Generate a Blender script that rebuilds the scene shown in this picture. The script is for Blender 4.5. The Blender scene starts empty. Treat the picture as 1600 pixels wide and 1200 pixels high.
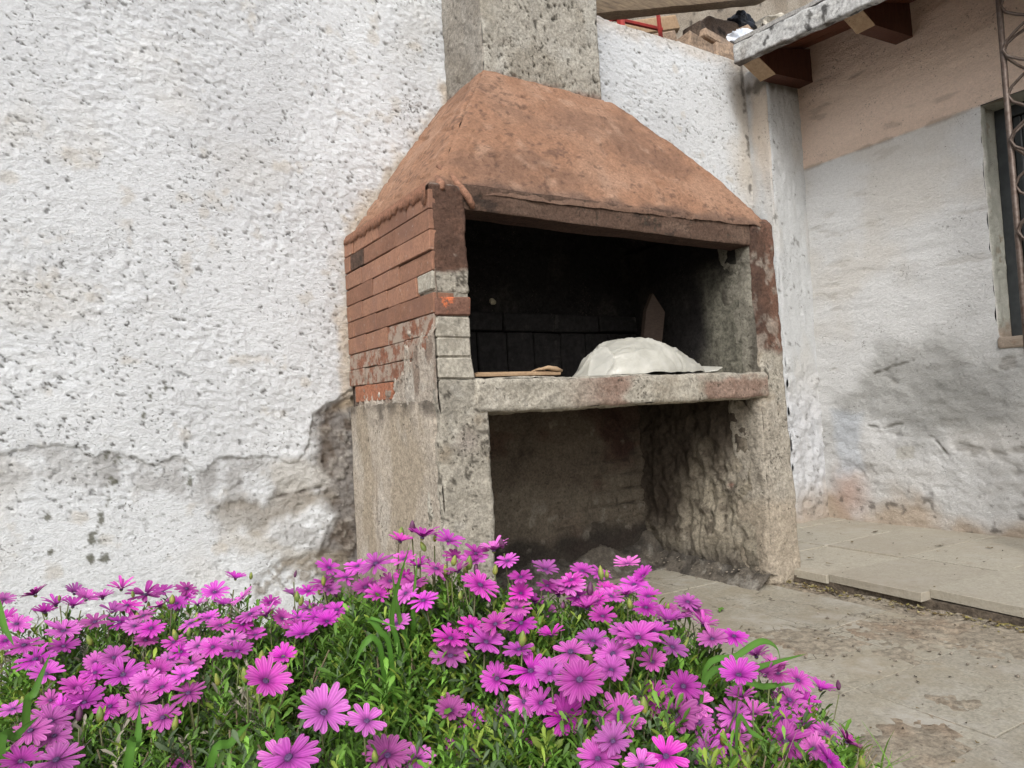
import bpy, math, random
import numpy as np
from mathutils import Vector, Matrix
random.seed(5)
rng = np.random.default_rng(11)
scn = bpy.context.scene
col = scn.collection

# ------------------------------------------------------------------ camera
def cam_axes(yaw, pitch, roll):
    cy, sy = math.cos(yaw), math.sin(yaw); cp, sp = math.cos(pitch), math.sin(pitch)
    f = Vector((sy*cp, cy*cp, sp)); r = Vector((cy, -sy, 0)); u = r.cross(f)
    c, s = math.cos(roll), math.sin(roll)
    return c*r + s*u, -s*r + c*u, f
r_, u_, f_ = cam_axes(0.5643, 0.0371, -0.0540)
cd = bpy.data.cameras.new('camera'); cam = bpy.data.objects.new('camera', cd); col.objects.link(cam)
M = Matrix((r_, u_, -f_)).transposed().to_4x4(); M.translation = Vector((-0.8104, -2.2981, 0.6614))
cam.matrix_world = M
cd.sensor_width = 36; cd.lens = 1105.8/1600*36; cd.clip_start = 0.02; cd.clip_end = 500
scn.camera = cam

# ------------------------------------------------------------------ sky, sun, exposure
SUN_EL, SUN_AZ = 40, 219            # azimuth measured from +Y towards +X
w = bpy.data.worlds.new('World'); scn.world = w; w.use_nodes = True
nt = w.node_tree; nt.nodes.clear()
sky = nt.nodes.new('ShaderNodeTexSky'); sky.sky_type = 'NISHITA'; sky.sun_disc = False
sky.sun_elevation = math.radians(SUN_EL); sky.sun_rotation = math.radians(SUN_AZ)
sky.air_density = 1.0; sky.dust_density = 4.0; sky.ozone_density = 1.0
hs = nt.nodes.new('ShaderNodeHueSaturation'); hs.inputs['Saturation'].default_value = 0.45
bg = nt.nodes.new('ShaderNodeBackground'); bg.inputs['Strength'].default_value = 0.15
wo = nt.nodes.new('ShaderNodeOutputWorld')
nt.links.new(sky.outputs[0], hs.inputs['Color']); nt.links.new(hs.outputs[0], bg.inputs[0]); nt.links.new(bg.outputs[0], wo.inputs[0])
sl = bpy.data.lights.new('sun', 'SUN'); sl.energy = 1.3; sl.angle = math.radians(17); sl.color = (1, .99, .965)
so = bpy.data.objects.new('sun', sl); col.objects.link(so)
az, el = math.radians(SUN_AZ), math.radians(SUN_EL)
sd = Vector((math.sin(az)*math.cos(el), math.cos(az)*math.cos(el), math.sin(el)))
so.rotation_euler = sd.to_track_quat('Z', 'Y').to_euler()
vs = scn.view_settings
vs.view_transform = 'Standard'; vs.look = 'None'; vs.gamma = 1; vs.use_curve_mapping = False; vs.exposure = 0.42

# ------------------------------------------------------------------ numpy noise
def _h(i, j, k, s):
    n = (i.astype(np.int64)*374761393 + j.astype(np.int64)*668265263 + k.astype(np.int64)*2147483647 + s*974634777) & 0xffffffff
    n = ((n ^ (n >> 13))*1274126177) & 0xffffffff
    n = ((n ^ (n >> 15))*2246822519) & 0xffffffff
    return ((n ^ (n >> 16)) & 0xffff)/32767.5 - 1
def vn(P, s):
    F = np.floor(P); t = P - F; t = t*t*(3 - 2*t); I = F.astype(np.int64)
    i, j, k = I[:, 0], I[:, 1], I[:, 2]; x, y, z = t[:, 0], t[:, 1], t[:, 2]
    def L(a, b, t): return a + (b - a)*t
    return L(L(L(_h(i, j, k, s), _h(i+1, j, k, s), x), L(_h(i, j+1, k, s), _h(i+1, j+1, k, s), x), y),
             L(L(_h(i, j, k+1, s), _h(i+1, j, k+1, s), x), L(_h(i, j+1, k+1, s), _h(i+1, j+1, k+1, s), x), y), z)
ROT = np.array([[.8, .6, 0], [-.48, .64, .6], [.36, -.48, .8]])
def fbm(P, freq, octv=4, seed=0, gain=.5):
    Q = np.asarray(P, float)*freq; a = 1; t = 0; o = 0
    for q in range(octv):
        o = o + a*vn(Q, seed+q*17); t += a; a *= gain; Q = Q@ROT*2.03 + 5.3
    return o/t*1.6
def ss(a, b, x):
    t = np.clip((x-a)/(b-a), 0, 1); return t*t*(3-2*t)
def mix(a, b, t):
    t = np.asarray(t)[:, None]; return np.asarray(a)*(1-t) + np.asarray(b)*t
def full(n, c): return np.tile(np.array(c, float), (n, 1))

# ------------------------------------------------------------------ object helpers
def link(o, parent=None):
    col.objects.link(o)
    if parent is not None: o.parent = parent
    return o
def mesh_np(name, V, Q, mat, parent=None, C=None, smooth=True, n=4):
    V = np.asarray(V, np.float32); Q = np.asarray(Q, np.int32)
    me = bpy.data.meshes.new(name)
    me.vertices.add(len(V)); me.vertices.foreach_set('co', V.ravel())
    me.loops.add(Q.size); me.loops.foreach_set('vertex_index', Q.ravel())
    me.polygons.add(len(Q)); me.polygons.foreach_set('loop_start', np.arange(0, Q.size, n, dtype=np.int32))
    me.polygons.foreach_set('use_smooth', np.full(len(Q), smooth))
    me.update(calc_edges=True)
    if C is not None:
        a = me.color_attributes.new('Col', 'FLOAT_COLOR', 'POINT')
        a.data.foreach_set('color', np.concatenate([np.clip(C, 0, 1), np.ones((len(C), 1))], 1).astype(np.float32).ravel())
    if mat: me.materials.append(mat)
    return link(bpy.data.objects.new(name, me), parent)
def mesh_py(name, V, F, mat, parent=None, smooth=False, colr=None):
    me = bpy.data.meshes.new(name); me.from_pydata([tuple(v) for v in V], [], F); me.update()
    if smooth:
        for p in me.polygons: p.use_smooth = True
    if mat: me.materials.append(mat)
    if colr is not None:
        a = me.color_attributes.new('Col', 'FLOAT_COLOR', 'POINT')
        for i, c in enumerate(colr): a.data[i].color = (*c, 1)
    return link(bpy.data.objects.new(name, me), parent)
def tag(o, label=None, cat=None, group=None, kind=None):
    if label: o['label'] = label
    if cat: o['category'] = cat
    if group: o['group'] = group
    if kind: o['kind'] = kind
    return o
def thing(name, label, cat, loc=(0, 0, 0), group=None):
    o = bpy.data.objects.new(name, None); o.location = loc; o.empty_display_size = .1; col.objects.link(o)
    return tag(o, label, cat, group)
def grid_idx(nu, nv, off=0, flip=False):
    i, j = np.meshgrid(np.arange(nu-1), np.arange(nv-1), indexing='ij')
    a = (i*nv + j).ravel() + off
    q = np.stack([a, a+nv, a+nv+1, a+1], 1)
    return q[:, ::-1] if flip else q
FACES = {'x0': (0, 0), 'x1': (0, 1), 'y0': (1, 0), 'y1': (1, 1), 'z0': (2, 0), 'z1': (2, 1)}
def hexa(name, c8, mat, parent=None, res=.008, amp=.003, freq=14, color=(.4, .4, .4), rnd=.01, faces='x0 x1 y0 y1 z0 z1', dispf=None, flip=False, lowres=None, octv=4):
    """rough cast block: 8 corners (4 bottom, 4 top), gridded, edges worn round, displaced by noise"""
    c = np.array(c8, float); c = c.reshape(8, 3)
    if len(c8) == 6: pass
    A = {(0, 0, 0): c[0], (1, 0, 0): c[1], (1, 1, 0): c[2], (0, 1, 0): c[3], (0, 0, 1): c[4], (1, 0, 1): c[5], (1, 1, 1): c[6], (0, 1, 1): c[7]}
    L = [np.mean([np.linalg.norm(A[(1, a, b)]-A[(0, a, b)]) for a in (0, 1) for b in (0, 1)]),
         np.mean([np.linalg.norm(A[(a, 1, b)]-A[(a, 0, b)]) for a in (0, 1) for b in (0, 1)]),
         np.mean([np.linalg.norm(A[(a, b, 1)]-A[(a, b, 0)]) for a in (0, 1) for b in (0, 1)])]
    def tri(U):
        o = 0
        for k, v in A.items():
            wgt = np.ones(len(U))
            for ax in range(3): wgt = wgt*(U[:, ax] if k[ax] else 1-U[:, ax])
            o = o + wgt[:, None]*v
        return o
    cen = tri(np.array([[.5, .5, .5]]))[0]
    NF = {}
    for k, (ax, s) in FACES.items():
        o1, o2 = [a for a in (0, 1, 2) if a != ax]
        def pt(a, b):
            U = np.zeros((1, 3)); U[0, ax] = s; U[0, o1] = a; U[0, o2] = b; return tri(U)[0]
        n = np.cross(pt(1, .5)-pt(0, .5), pt(.5, 1)-pt(.5, 0)); n /= np.linalg.norm(n)+1e-12
        if n@(pt(.5, .5)-cen) < 0: n = -n
        NF[k] = n
    VV, QQ, NN, KK = [], [], [], []; off = 0
    cuts = []
    for ax in range(3):
        cuts.append(max(2, int(round(L[ax]/res))+1))
    for k in faces.split():
        ax, s = FACES[k]; o1, o2 = [a for a in (0, 1, 2) if a != ax]
        n1, n2 = cuts[o1], cuts[o2]
        if lowres and k in lowres: n1 = n2 = max(2, min(n1, n2, 8))
        a, b = np.meshgrid(np.linspace(0, 1, n1), np.linspace(0, 1, n2), indexing='ij')
        U = np.zeros((n1*n2, 3)); U[:, ax] = s; U[:, o1] = a.ravel(); U[:, o2] = b.ravel()
        P = tri(U)
        if rnd > 0:
            D = {}
            for kk, (ax2, s2) in FACES.items():
                D[kk] = np.abs(U[:, ax2]-s2)*L[ax2]
            ks = list(FACES); sh = np.zeros_like(P)
            for i1 in range(6):
                for i2 in range(i1+1, 6):
                    if FACES[ks[i1]][0] == FACES[ks[i2]][0]: continue
                    g = .3*rnd*np.clip(1-np.maximum(D[ks[i1]], D[ks[i2]])/rnd, 0, 1)**2
                    sh -= g[:, None]*(NF[ks[i1]]+NF[ks[i2]])
            P = P+sh
        n = NF[k]
        q = grid_idx(n1, n2, off)
        v = P[q[0]-off]
        gn = np.cross(v[1]-v[0], v[3]-v[0])
        if (gn@n < 0) != flip: q = q[:, ::-1]
        VV.append(P); QQ.append(q); NN.append(np.tile(n, (len(P), 1))); KK.append(U); off += len(P)
    V = np.concatenate(VV); Q = np.concatenate(QQ); N = np.concatenate(NN); U = np.concatenate(KK)
    P0 = V.copy()
    if amp > 0:
        V = V + amp*np.stack([fbm(P0, freq, octv, 3), fbm(P0, freq, octv, 101), fbm(P0, freq, octv, 203)], 1)
    if dispf is not None: V = V + N*dispf(P0, N)[:, None]
    C = color(P0, N) if callable(color) else full(len(V), color)
    return mesh_np(name, V, Q, mat, parent, C)
def box8(x0, x1, y0, y1, z0, z1):
    return [(x0, y0, z0), (x1, y0, z0), (x1, y1, z0), (x0, y1, z0), (x0, y0, z1), (x1, y0, z1), (x1, y1, z1), (x0, y1, z1)]
def tube(pts, rad, n=6):
    V, F = [], []; pts = [Vector(p) for p in pts]
    rad = rad if hasattr(rad, '__len__') else [rad]*len(pts)
    up = Vector((.3, .9, .2)).normalized()
    for i, p in enumerate(pts):
        d = (pts[min(i+1, len(pts)-1)]-pts[max(i-1, 0)]).normalized()
        a = d.cross(up).normalized(); b = d.cross(a)
        for k in range(n):
            t = 2*math.pi*k/n; V.append(p+(a*math.cos(t)+b*math.sin(t))*rad[i])
    for i in range(len(pts)-1):
        for k in range(n):
            F.append((i*n+k, i*n+(k+1) % n, (i+1)*n+(k+1) % n, (i+1)*n+k))
    F.append(tuple(range(n))[::-1]); F.append(tuple((len(pts)-1)*n+k for k in range(n)))
    return V, F
def join(parts):
    V, F = [], []
    for v, f in parts:
        o = len(V); V += list(v); F += [tuple(i+o for i in q) for q in f]
    return V, F
def brick_geo(x0, x1, y0, y1, z0, z1, b=.003, j=.0015):
    """a bevelled, slightly uneven brick: 24-vertex box"""
    V = []
    for sx in (0, 1):
        for sy in (0, 1):
            for sz in (0, 1):
                X = (x0, x1)[sx]; Y = (y0, y1)[sy]; Z = (z0, z1)[sz]
                e = [random.uniform(-j, j) for _ in range(3)]
                dx, dy, dz = (b if sx == 0 else -b), (b if sy == 0 else -b), (b if sz == 0 else -b)
                V += [(X+e[0], Y+dy+e[1], Z+dz+e[2]), (X+dx+e[0], Y+e[1], Z+dz+e[2]), (X+dx+e[0], Y+dy+e[1], Z+e[2])]
    def I(sx, sy, sz, k): return ((sx*2+sy)*2+sz)*3+k
    F = []
    for s in (0, 1):
        f = [I(s, 0, 0, 0), I(s, 1, 0, 0), I(s, 1, 1, 0), I(s, 0, 1, 0)]; F.append(f if s else f[::-1])
        f = [I(0, s, 0, 1), I(1, s, 0, 1), I(1, s, 1, 1), I(0, s, 1, 1)]; F.append(f[::-1] if s else f)
        f = [I(0, 0, s, 2), I(1, 0, s, 2), I(1, 1, s, 2), I(0, 1, s, 2)]; F.append(f if s else f[::-1])
    for s in (0, 1):
        for t in (0, 1):
            F.append([I(s, t, 0, 0), I(s, t, 1, 0), I(s, t, 1, 1), I(s, t, 0, 1)])
            F.append([I(s, 0, t, 0), I(s, 1, t, 0), I(s, 1, t, 2), I(s, 0, t, 2)])
            F.append([I(0, s, t, 1), I(1, s, t, 1), I(1, s, t, 2), I(0, s, t, 2)])
            for q in (0, 1): F.append([I(s, t, q, 0), I(s, t, q, 1), I(s, t, q, 2)])
    return V, F

# ------------------------------------------------------------------ materials
def mat_new(name, rough=.9, spec=.25):
    m = bpy.data.materials.new(name); m.use_nodes = True
    b = m.node_tree.nodes['Principled BSDF']; b.inputs['Roughness'].default_value = rough
    b.inputs['Specular IOR Level'].default_value = spec
    return m, m.node_tree, b
def N(t, typ, **kw):
    n = t.nodes.new(typ)
    for k, v in kw.items():
        if k in n.inputs: n.inputs[k].default_value = v
        else: setattr(n, k, v)
    return n
def world_pos(t, scale=(1, 1, 1)):
    g = N(t, 'ShaderNodeNewGeometry'); m = N(t, 'ShaderNodeMapping'); m.inputs['Scale'].default_value = scale
    t.links.new(g.outputs['Position'], m.inputs['Vector']); return m.outputs[0]
def mixc(t, fac, a, b, mode='MIX'):
    n = N(t, 'ShaderNodeMix'); n.data_type = 'RGBA'; n.blend_type = mode
    for s, v in ((n.inputs[0], fac), (n.inputs[6], a), (n.inputs[7], b)):
        if hasattr(v, 'links'): t.links.new(v, s)
        elif isinstance(v, (int, float)): s.default_value = v
        else: s.default_value = (*v, 1)
    return n.outputs[2]
def ramp(t, src, stops):
    r = N(t, 'ShaderNodeValToRGB'); e = r.color_ramp.elements
    e[0].position, e[1].position = stops[0][0], stops[-1][0]
    for s in stops[1:-1]: e.new(s[0])
    for el, s in zip(sorted(e, key=lambda q: q.position), stops):
        c = s[1]; el.color = (c, c, c, 1) if isinstance(c, (int, float)) else (*c, 1)
    t.links.new(src, r.inputs[0]); return r.outputs[0]
def noise(t, vec, scale, detail=5, rough=.6, dist=0):
    n = N(t, 'ShaderNodeTexNoise', Scale=scale, Detail=detail, Roughness=rough, Distortion=dist)
    t.links.new(vec, n.inputs['Vector']); return n.outputs['Fac']
def rough_mat(name, base=None, var=.25, fine=260, bump=.5, bdist=.002, rough=.92, specks=.0, speck_scale=90, speck_col=(.05, .045, .04), stretch=(1, 1, 1), blot=None, thr=.64, tint=0, cracks=0):
    """base None: takes the vertex colour 'Col' (paint, render, stains); adds grain, specks and fine relief"""
    m, t, b = mat_new(name, rough)
    v = world_pos(t, stretch)
    if base is None:
        a = N(t, 'ShaderNodeVertexColor'); a.layer_name = 'Col'; c = a.outputs[0]
    else:
        rgb = N(t, 'ShaderNodeRGB'); rgb.outputs[0].default_value = (*base, 1); c = rgb.outputs[0]
    n1 = noise(t, v, fine*.42, 6, .80); n2 = noise(t, v, fine*.14, 6, .72)
    g = ramp(t, n1, [(.38, 1-var*1.5), (.60, 1+var*.35)]); c = mixc(t, 1.0, c, g, 'MULTIPLY')
    g2 = ramp(t, n2, [(.36, 1-var*.9), (.62, 1.0)]); c = mixc(t, 1.0, c, g2, 'MULTIPLY')
    if blot:
        for bc, bs, lo, hi, f in blot:
            k = ramp(t, noise(t, v, bs, 6, .68), [(lo, 0.0), (hi, f)]); c = mixc(t, k, c, bc)
    if tint > 0:
        oi = N(t, 'ShaderNodeObjectInfo'); c = mixc(t, 1.0, c, ramp(t, oi.outputs['Random'], [(0, (1-tint, 1-tint*1.15, 1-tint*1.2)), (.5, (1, 1, 1)), (1, (1+tint*.6, 1+tint*.5, 1+tint*.4))]), 'MULTIPLY')
    hsrc = N(t, 'ShaderNodeMath', operation='ADD'); t.links.new(n1, hsrc.inputs[0]); t.links.new(noise(t, v, fine*.22, 5, .65), hsrc.inputs[1]); hout = hsrc.outputs[0]
    if specks > 0:
        s_ = noise(t, v, speck_scale, 4, .62, .4); lo = noise(t, v, 5.5, 3, .6)
        ml = N(t, 'ShaderNodeMath', operation='MULTIPLY_ADD'); t.links.new(lo, ml.inputs[0]); ml.inputs[1].default_value = .42; t.links.new(s_, ml.inputs[2])
        k0 = ramp(t, ml.outputs[0], [(thr+.21, 0.0), (thr+.25, 1.0)]); fac = N(t, 'ShaderNodeMath', operation='MULTIPLY'); t.links.new(k0, fac.inputs[0]); fac.inputs[1].default_value = specks
        c = mixc(t, fac.outputs[0], c, speck_col)
        sb = N(t, 'ShaderNodeMath', operation='MULTIPLY_ADD'); t.links.new(k0, sb.inputs[0]); sb.inputs[1].default_value = -.8; t.links.new(hout, sb.inputs[2]); hout = sb.outputs[0]
    if cracks > 0:
        wv_ = N(t, 'ShaderNodeVectorMath', operation='ADD'); nc = N(t, 'ShaderNodeTexNoise', Scale=9, Detail=5); t.links.new(v, nc.inputs['Vector'])
        sc = N(t, 'ShaderNodeVectorMath', operation='SCALE'); sc.inputs['Scale'].default_value = .22; t.links.new(nc.outputs['Color'], sc.inputs[0]); t.links.new(v, wv_.inputs[0]); t.links.new(sc.outputs[0], wv_.inputs[1])
        vo = N(t, 'ShaderNodeTexVoronoi', feature='DISTANCE_TO_EDGE', Scale=3.2); t.links.new(wv_.outputs[0], vo.inputs['Vector'])
        k1 = ramp(t, vo.outputs['Distance'], [(.004, 1.0), (.014, 0.0)]); k2 = ramp(t, noise(t, v, 2.4, 4, .6), [(.50, 0.0), (.60, cracks)])
        kk = N(t, 'ShaderNodeMath', operation='MULTIPLY'); t.links.new(k1, kk.inputs[0]); t.links.new(k2, kk.inputs[1]); c = mixc(t, kk.outputs[0], c, (.07, .055, .04))
    t.links.new(c, b.inputs['Base Color'])
    bm = N(t, 'ShaderNodeBump', Strength=bump, Distance=bdist)
    t.links.new(hout, bm.inputs['Height']); t.links.new(bm.outputs[0], b.inputs['Normal'])
    return m

M_wall = rough_mat('limewash_render', None, .085, 330, .9, .006, .9, .72, 118, (.13, .12, .10), (1, 1, 1.3), thr=.665)
M_conc = rough_mat('rough_concrete', None, .27, 260, .9, .006, .93, .75, 95, (.07, .06, .045), thr=.65)
M_soot = rough_mat('sooty_render', None, .4, 120, .8, .006, .95, .15, 160, (.3, .26, .2))
M_hood = rough_mat('terracotta_paint_on_cement', None, .20, 280, .8, .004, .88, .6, 95, (.12, .07, .05), thr=.655)
M_brick = rough_mat('painted_brick', (.31, .165, .108), .20, 260, .5, .002, .8, .4, 90, (.09, .05, .035), thr=.67, tint=.22,
                    blot=[((.20, .11, .08), 7, .45, .62, .7), ((.40, .34, .28), 38, .60, .68, .55), ((.34, .18, .12), 12, .52, .68, .5)])
M_brick_old = rough_mat('plaster_smeared_brick', (.27, .12, .075), .3, 240, .7, .003, .9, .3, 120, (.05, .04, .035),
                    blot=[((.33, .28, .23), 22, .44, .54, .85), ((.14, .09, .065), 30, .55, .66, .7)])
M_brick_red = rough_mat('bare_red_brick', (.40, .17, .10), .3, 240, .6, .003, .9, .2, 120, (.06, .04, .03), blot=[((.25, .2, .17), 40, .55, .66, .6)])
M_block = rough_mat('grey_block', (.45, .42, .355), .3, 200, .7, .003, .93, .35, 110, (.09, .08, .06), blot=[((.22, .2, .16), 25, .5, .66, .7)])
M_mortar = rough_mat('dark_mortar', (.07, .052, .042), .4, 200, .7, .004)
M_firebrick = rough_mat('soot_black_brick', (.022, .020, .020), .4, 120, .6, .004, .8, .0, blot=[((.06, .055, .05), 14, .6, .74, .8)])
M_oldbrick = rough_mat('weathered_pale_brick', (.42, .31, .225), .3, 180, .8, .004, .95, .3, 90, (.08, .06, .05), blot=[((.2, .16, .13), 16, .5, .66, .7)])
M_soil = rough_mat('garden_soil', (.15, .115, .08), .5, 90, 1.0, .01, .97, .4, 60, (.4, .36, .3))
M_pave = rough_mat('worn_grey_tile', (.375, .35, .285), .2, 260, .6, .0022, .75, .6, 60, (.12, .095, .07), thr=.66, cracks=.85, tint=.08,
                   blot=[((.27, .235, .17), 3.0, .46, .62, .75), ((.42, .40, .36), 7, .5, .66, .6), ((.27, .215, .145), 9, .58, .70, .55), ((.36, .33, .27), 30, .52, .66, .35)])
M_slab = rough_mat('pale_paving_slab', (.40, .372, .305), .15, 260, .5, .0018, .7, .5, 60, (.12, .095, .07), thr=.67, tint=.08,
                   blot=[((.31, .275, .215), 4.0, .46, .66, .7), ((.22, .17, .12), 11, .6, .72, .5), ((.41, .39, .345), 8, .5, .66, .5)])
M_mud = rough_mat('caked_mud_dirt', None, .3, 120, .8, .004, .97, .3, 80, (.09, .07, .05))
def wood_mat(name, c1, c2, stretch, rough=.75, dark=(.03, .025, .02)):
    m, t, b = mat_new(name, rough); v = world_pos(t, stretch)
    n = noise(t, v, 30, 8, .7, .4)
    c = mixc(t, ramp(t, n, [(.35, 0.0), (.65, 1.0)]), c1, c2)
    c = mixc(t, ramp(t, noise(t, v, 55, 6, .7), [(.6, 0.0), (.72, .8)]), c, dark)
    t.links.new(c, b.inputs['Base Color'])
    bm = N(t, 'ShaderNodeBump', Strength=.6, Distance=.003); t.links.new(n, bm.inputs['Height']); t.links.new(bm.outputs[0], b.inputs['Normal'])
    return m
M_beam = wood_mat('weathered_beam_wood', (.25, .19, .125), (.10, .075, .055), (.5, 4, 5))
M_rafter = wood_mat('dark_red_stained_wood', (.055, .02, .014), (.10, .04, .025), (2, 3, .5), .5)
M_soffit = wood_mat('red_brown_soffit_board', (.10, .035, .02), (.15, .055, .03), (5, .5, 3), .5)
M_rawwood = wood_mat('raw_pale_wood', (.42, .30, .19), (.30, .20, .12), (2, 2, 2), .7)
M_peel = rough_mat('peeling_white_board_paint', None, .3, 150, .8, .004, .85, .3, 60, (.03, .028, .025))
def simple(name, c, rough=.6, metal=0, spec=.4, var=None):
    m, t, b = mat_new(name, rough, spec); b.inputs['Base Color'].default_value = (*c, 1); b.inputs['Metallic'].default_value = metal
    if var:
        v = world_pos(t); k = ramp(t, noise(t, v, var[0], 6, .65), [(.4, 0.0), (.65, 1.0)]); t.links.new(mixc(t, k, c, var[1]), b.inputs['Base Color'])
    return m
M_frame = simple('dark_window_frame', (.028, .032, .034), .4, .2, var=(20, (.045, .05, .052)))
M_rod = simple('rusty_brown_steel', (.13, .105, .09), .5, .45, var=(60, (.075, .05, .038)))
M_red = simple('red_painted_metal', (.42, .045, .035), .5, 0, var=(20, (.25, .03, .025)))
M_dark = simple('dark_interior', (.02, .022, .025), .8)
M_tarp = simple('black_plastic_sheet', (.012, .014, .02), .3)
M_white = simple('white_plastic_sheet', (.7, .74, .8), .35, var=(25, (.45, .5, .58)))
m, t, b = mat_new('window_glass', .06, .5); b.inputs['Base Color'].default_value = (.02, .024, .03, 1); M_glass = m
# thin cloudy plastic of the bag
m, t, b = mat_new('cloudy_plastic_film', .38, .5); v = world_pos(t)
t.links.new(mixc(t, ramp(t, noise(t, v, 14, 5, .6), [(.35, 0.0), (.7, 1.0)]), (.47, .465, .42), (.33, .325, .285)), b.inputs['Base Color'])
bm = N(t, 'ShaderNodeBump', Strength=.5, Distance=.012)
wv = noise(t, v, 13, 4, .5, 1.8); t.links.new(wv, bm.inputs['Height']); t.links.new(bm.outputs[0], b.inputs['Normal'])
b.inputs['Subsurface Weight'].default_value = .15; b.inputs['Subsurface Radius'].default_value = (.02, .018, .012); M_bag = m
m, t, b = mat_new('clear_plastic_film', .25, .5); b.inputs['Base Color'].default_value = (.6, .6, .55, 1); b.inputs['Alpha'].default_value = .28; M_film = m

# ------------------------------------------------------------------ SETTING: ground, paving
def sheet(name, xs, ys, zf, mat, colf=None, parent=None):
    a, b_ = np.meshgrid(xs, ys, indexing='ij'); P = np.stack([a.ravel(), b_.ravel(), np.zeros(a.size)], 1)
    P[:, 2] = zf(P); C = colf(P) if colf else None
    return mesh_np(name, P, grid_idx(len(xs), len(ys)), mat, parent, C)
g = sheet('ground', np.array([-60., -8, -4, 0, 4, 8, 60]), np.array([-60., -8, -4, 0, 4, 8, 60]), lambda P: np.full(len(P), -.05), M_soil)
tag(g, kind='structure')

WHITE = (.725, .75, .77)
# --- back wall (one long limewashed wall, thick, rough cast)
Hw = 2.345
def lerp_line(x, pts):
    pts = sorted(pts); return np.interp(x, [p[0] for p in pts], [p[1] for p in pts])
def seg_d(x, z, poly):
    """distance to a polyline"""
    d = np.full(len(x), 9.)
    for (x0, z0), (x1, z1) in zip(poly[:-1], poly[1:]):
        L2 = (x1-x0)**2+(z1-z0)**2; t = np.clip(((x-x0)*(x1-x0)+(z-z0)*(z1-z0))/L2, 0, 1)
        d = np.minimum(d, np.hypot(x-(x0+t*(x1-x0)), z-(z0+t*(z1-z0))))
    return d
def wall_field(P):
    """height (out of the wall) and colour of the limewashed render at (x, 0, z)"""
    x, z = P[:, 0], P[:, 2]
    c_, s_ = math.cos(.45), math.sin(.45)
    G = np.stack([(x*c_-z*s_)*.62, np.zeros_like(x), x*s_+z*c_], 1); Q = np.stack([x, 0*x, z], 1)
    right = ss(.9, 1.0, x)
    big = fbm(Q, 2.2, 3, 7); mid = fbm(G, 34, 4, 31); fin = fbm(G, 95, 2, 57)
    dens = fbm(Q, 3.1, 3, 71)
    lump = np.abs(fbm(G, 48, 3, 333)); act = .35+.65*ss(-.5, .6, fbm(Q, 4.5, 3, 339))
    pitn = fbm(G*[1, 1, 1.15], 104, 3, 91, .6)
    th = .70-.18*dens-.05*right
    pit = ss(th, th+.22, pitn)
    pit2 = ss(.90, 1.0, fbm(G, 58, 3, 191))
    smooth_low = ss(.50, .38, z)*ss(.35, -.1, x+.5)
    a = 1-.55*smooth_low
    h = .006*big + a*act*(.0019*mid + .0026*fin - .0024*lump) - .0050*pit*a - .0055*pit2*a
    C = full(len(x), WHITE)
    C = mix(C, (.79, .82, .84), ss(.1, .7, fbm(Q, 5, 3, 401))*.5)
    C = mix(C, (.66, .63, .57), ss(.25, .9, fbm(Q, 4, 4, 411))*.35)
    C = mix(C, (.57, .585, .60), ss(-.2, .8, fbm(Q, 2.6, 5, 431, .6))*.5)
    C = mix(C, (.50, .43, .32), ss(.55, .95, fbm(Q, 14, 4, 421))*.35)
    C = mix(C, (.085, .075, .06), np.clip(pit*.80*a+pit2*.55*a, 0, 1))
    wrp = .020*fbm(Q, 20, 5, 501, .62); wrp2 = .03*fbm(Q, 9, 5, 511)
    # ---- flaked paint: the coat stops along a ragged lip
    lip = lerp_line(x, [(-6, .66), (-2, .62), (-1.3, .60), (-.96, .627), (-.83, .643), (-.71, .597), (-.61, .569), (-.51, .575), (-.475, .53), (-.43, .560), (-.29, .556), (-.19, .540), (-.15, .585), (-.127, .678), (-.04, .73), (.02, .76), (.1, .7), (3, .7)]) + wrp
    lo = lerp_line(x, [(-6, .5), (-2, .47), (-1.3, .49), (-.96, .52), (-.85, .53), (-.7, .50), (-.55, .45), (-.42, .42), (-.3, .30), (-.12, .05), (0, -.2), (3, -.2)]) + wrp2
    below = ss(.004, -.004, z-lip); band = below*ss(-.02, .03, z-lo)*ss(.3, .1, x)
    lipfade = ss(.3, .1, x)
    h = h - .0055*below*lipfade*ss(-.30, .03, z-lip+.05) - .004*band*np.abs(fbm(Q, 45, 3, 531))
    gz = .5+.5*fbm(Q, 6, 4, 541)
    C = mix(C, mix(full(len(x), (.56, .56, .55)), (.38, .375, .37), gz), band*(.48+.4*gz)*ss(-.9, .2, fbm(Q, 24, 4, 551)))
    # ---- bare dark render beside the grill and brown patches
    dk = ss(.035, -.02, -(x-lerp_line(z, [(0, -.10), (.23, -.10), (.35, -.07), (.42, -.12), (.57, -.095), (.64, -.14), (.69, -.12), (.72, -.05), (.76, .05)]))+wrp2*1.1)*ss(.77, .74, z+wrp)*ss(.3, .05, x)
    p2 = ss(.03, -.01, seg_d(x, z, [(-.36, .40), (-.30, .375), (-.22, .39), (-.10, .42)])-.035+wrp2*1.6)
    p3 = ss(.03, -.01, seg_d(x, z, [(-.36, .30), (-.26, .27), (-.16, .22), (-.06, .18)])-.008+wrp2*1.5)
    p4 = ss(.03, -.01, seg_d(x, z, [(-.30, .15), (-.2, .165), (-.12, .16), (-.02, .10)])-.045+wrp2*1.3)
    rr = fbm(Q, 55, 4, 601, .6)
    h = h - .012*dk + .006*dk*rr - .009*p2 + .003*p2*rr - .006*p4 + .004*p4*rr
    C = mix(C, mix(full(len(x), (.125, .10, .08)), (.27, .24, .205), ss(.1, .8, rr+.2*gz)), np.clip(dk, 0, 1)*(.80+.19*ss(-.5, .2, fbm(Q, 20, 4, 611))))
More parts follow.
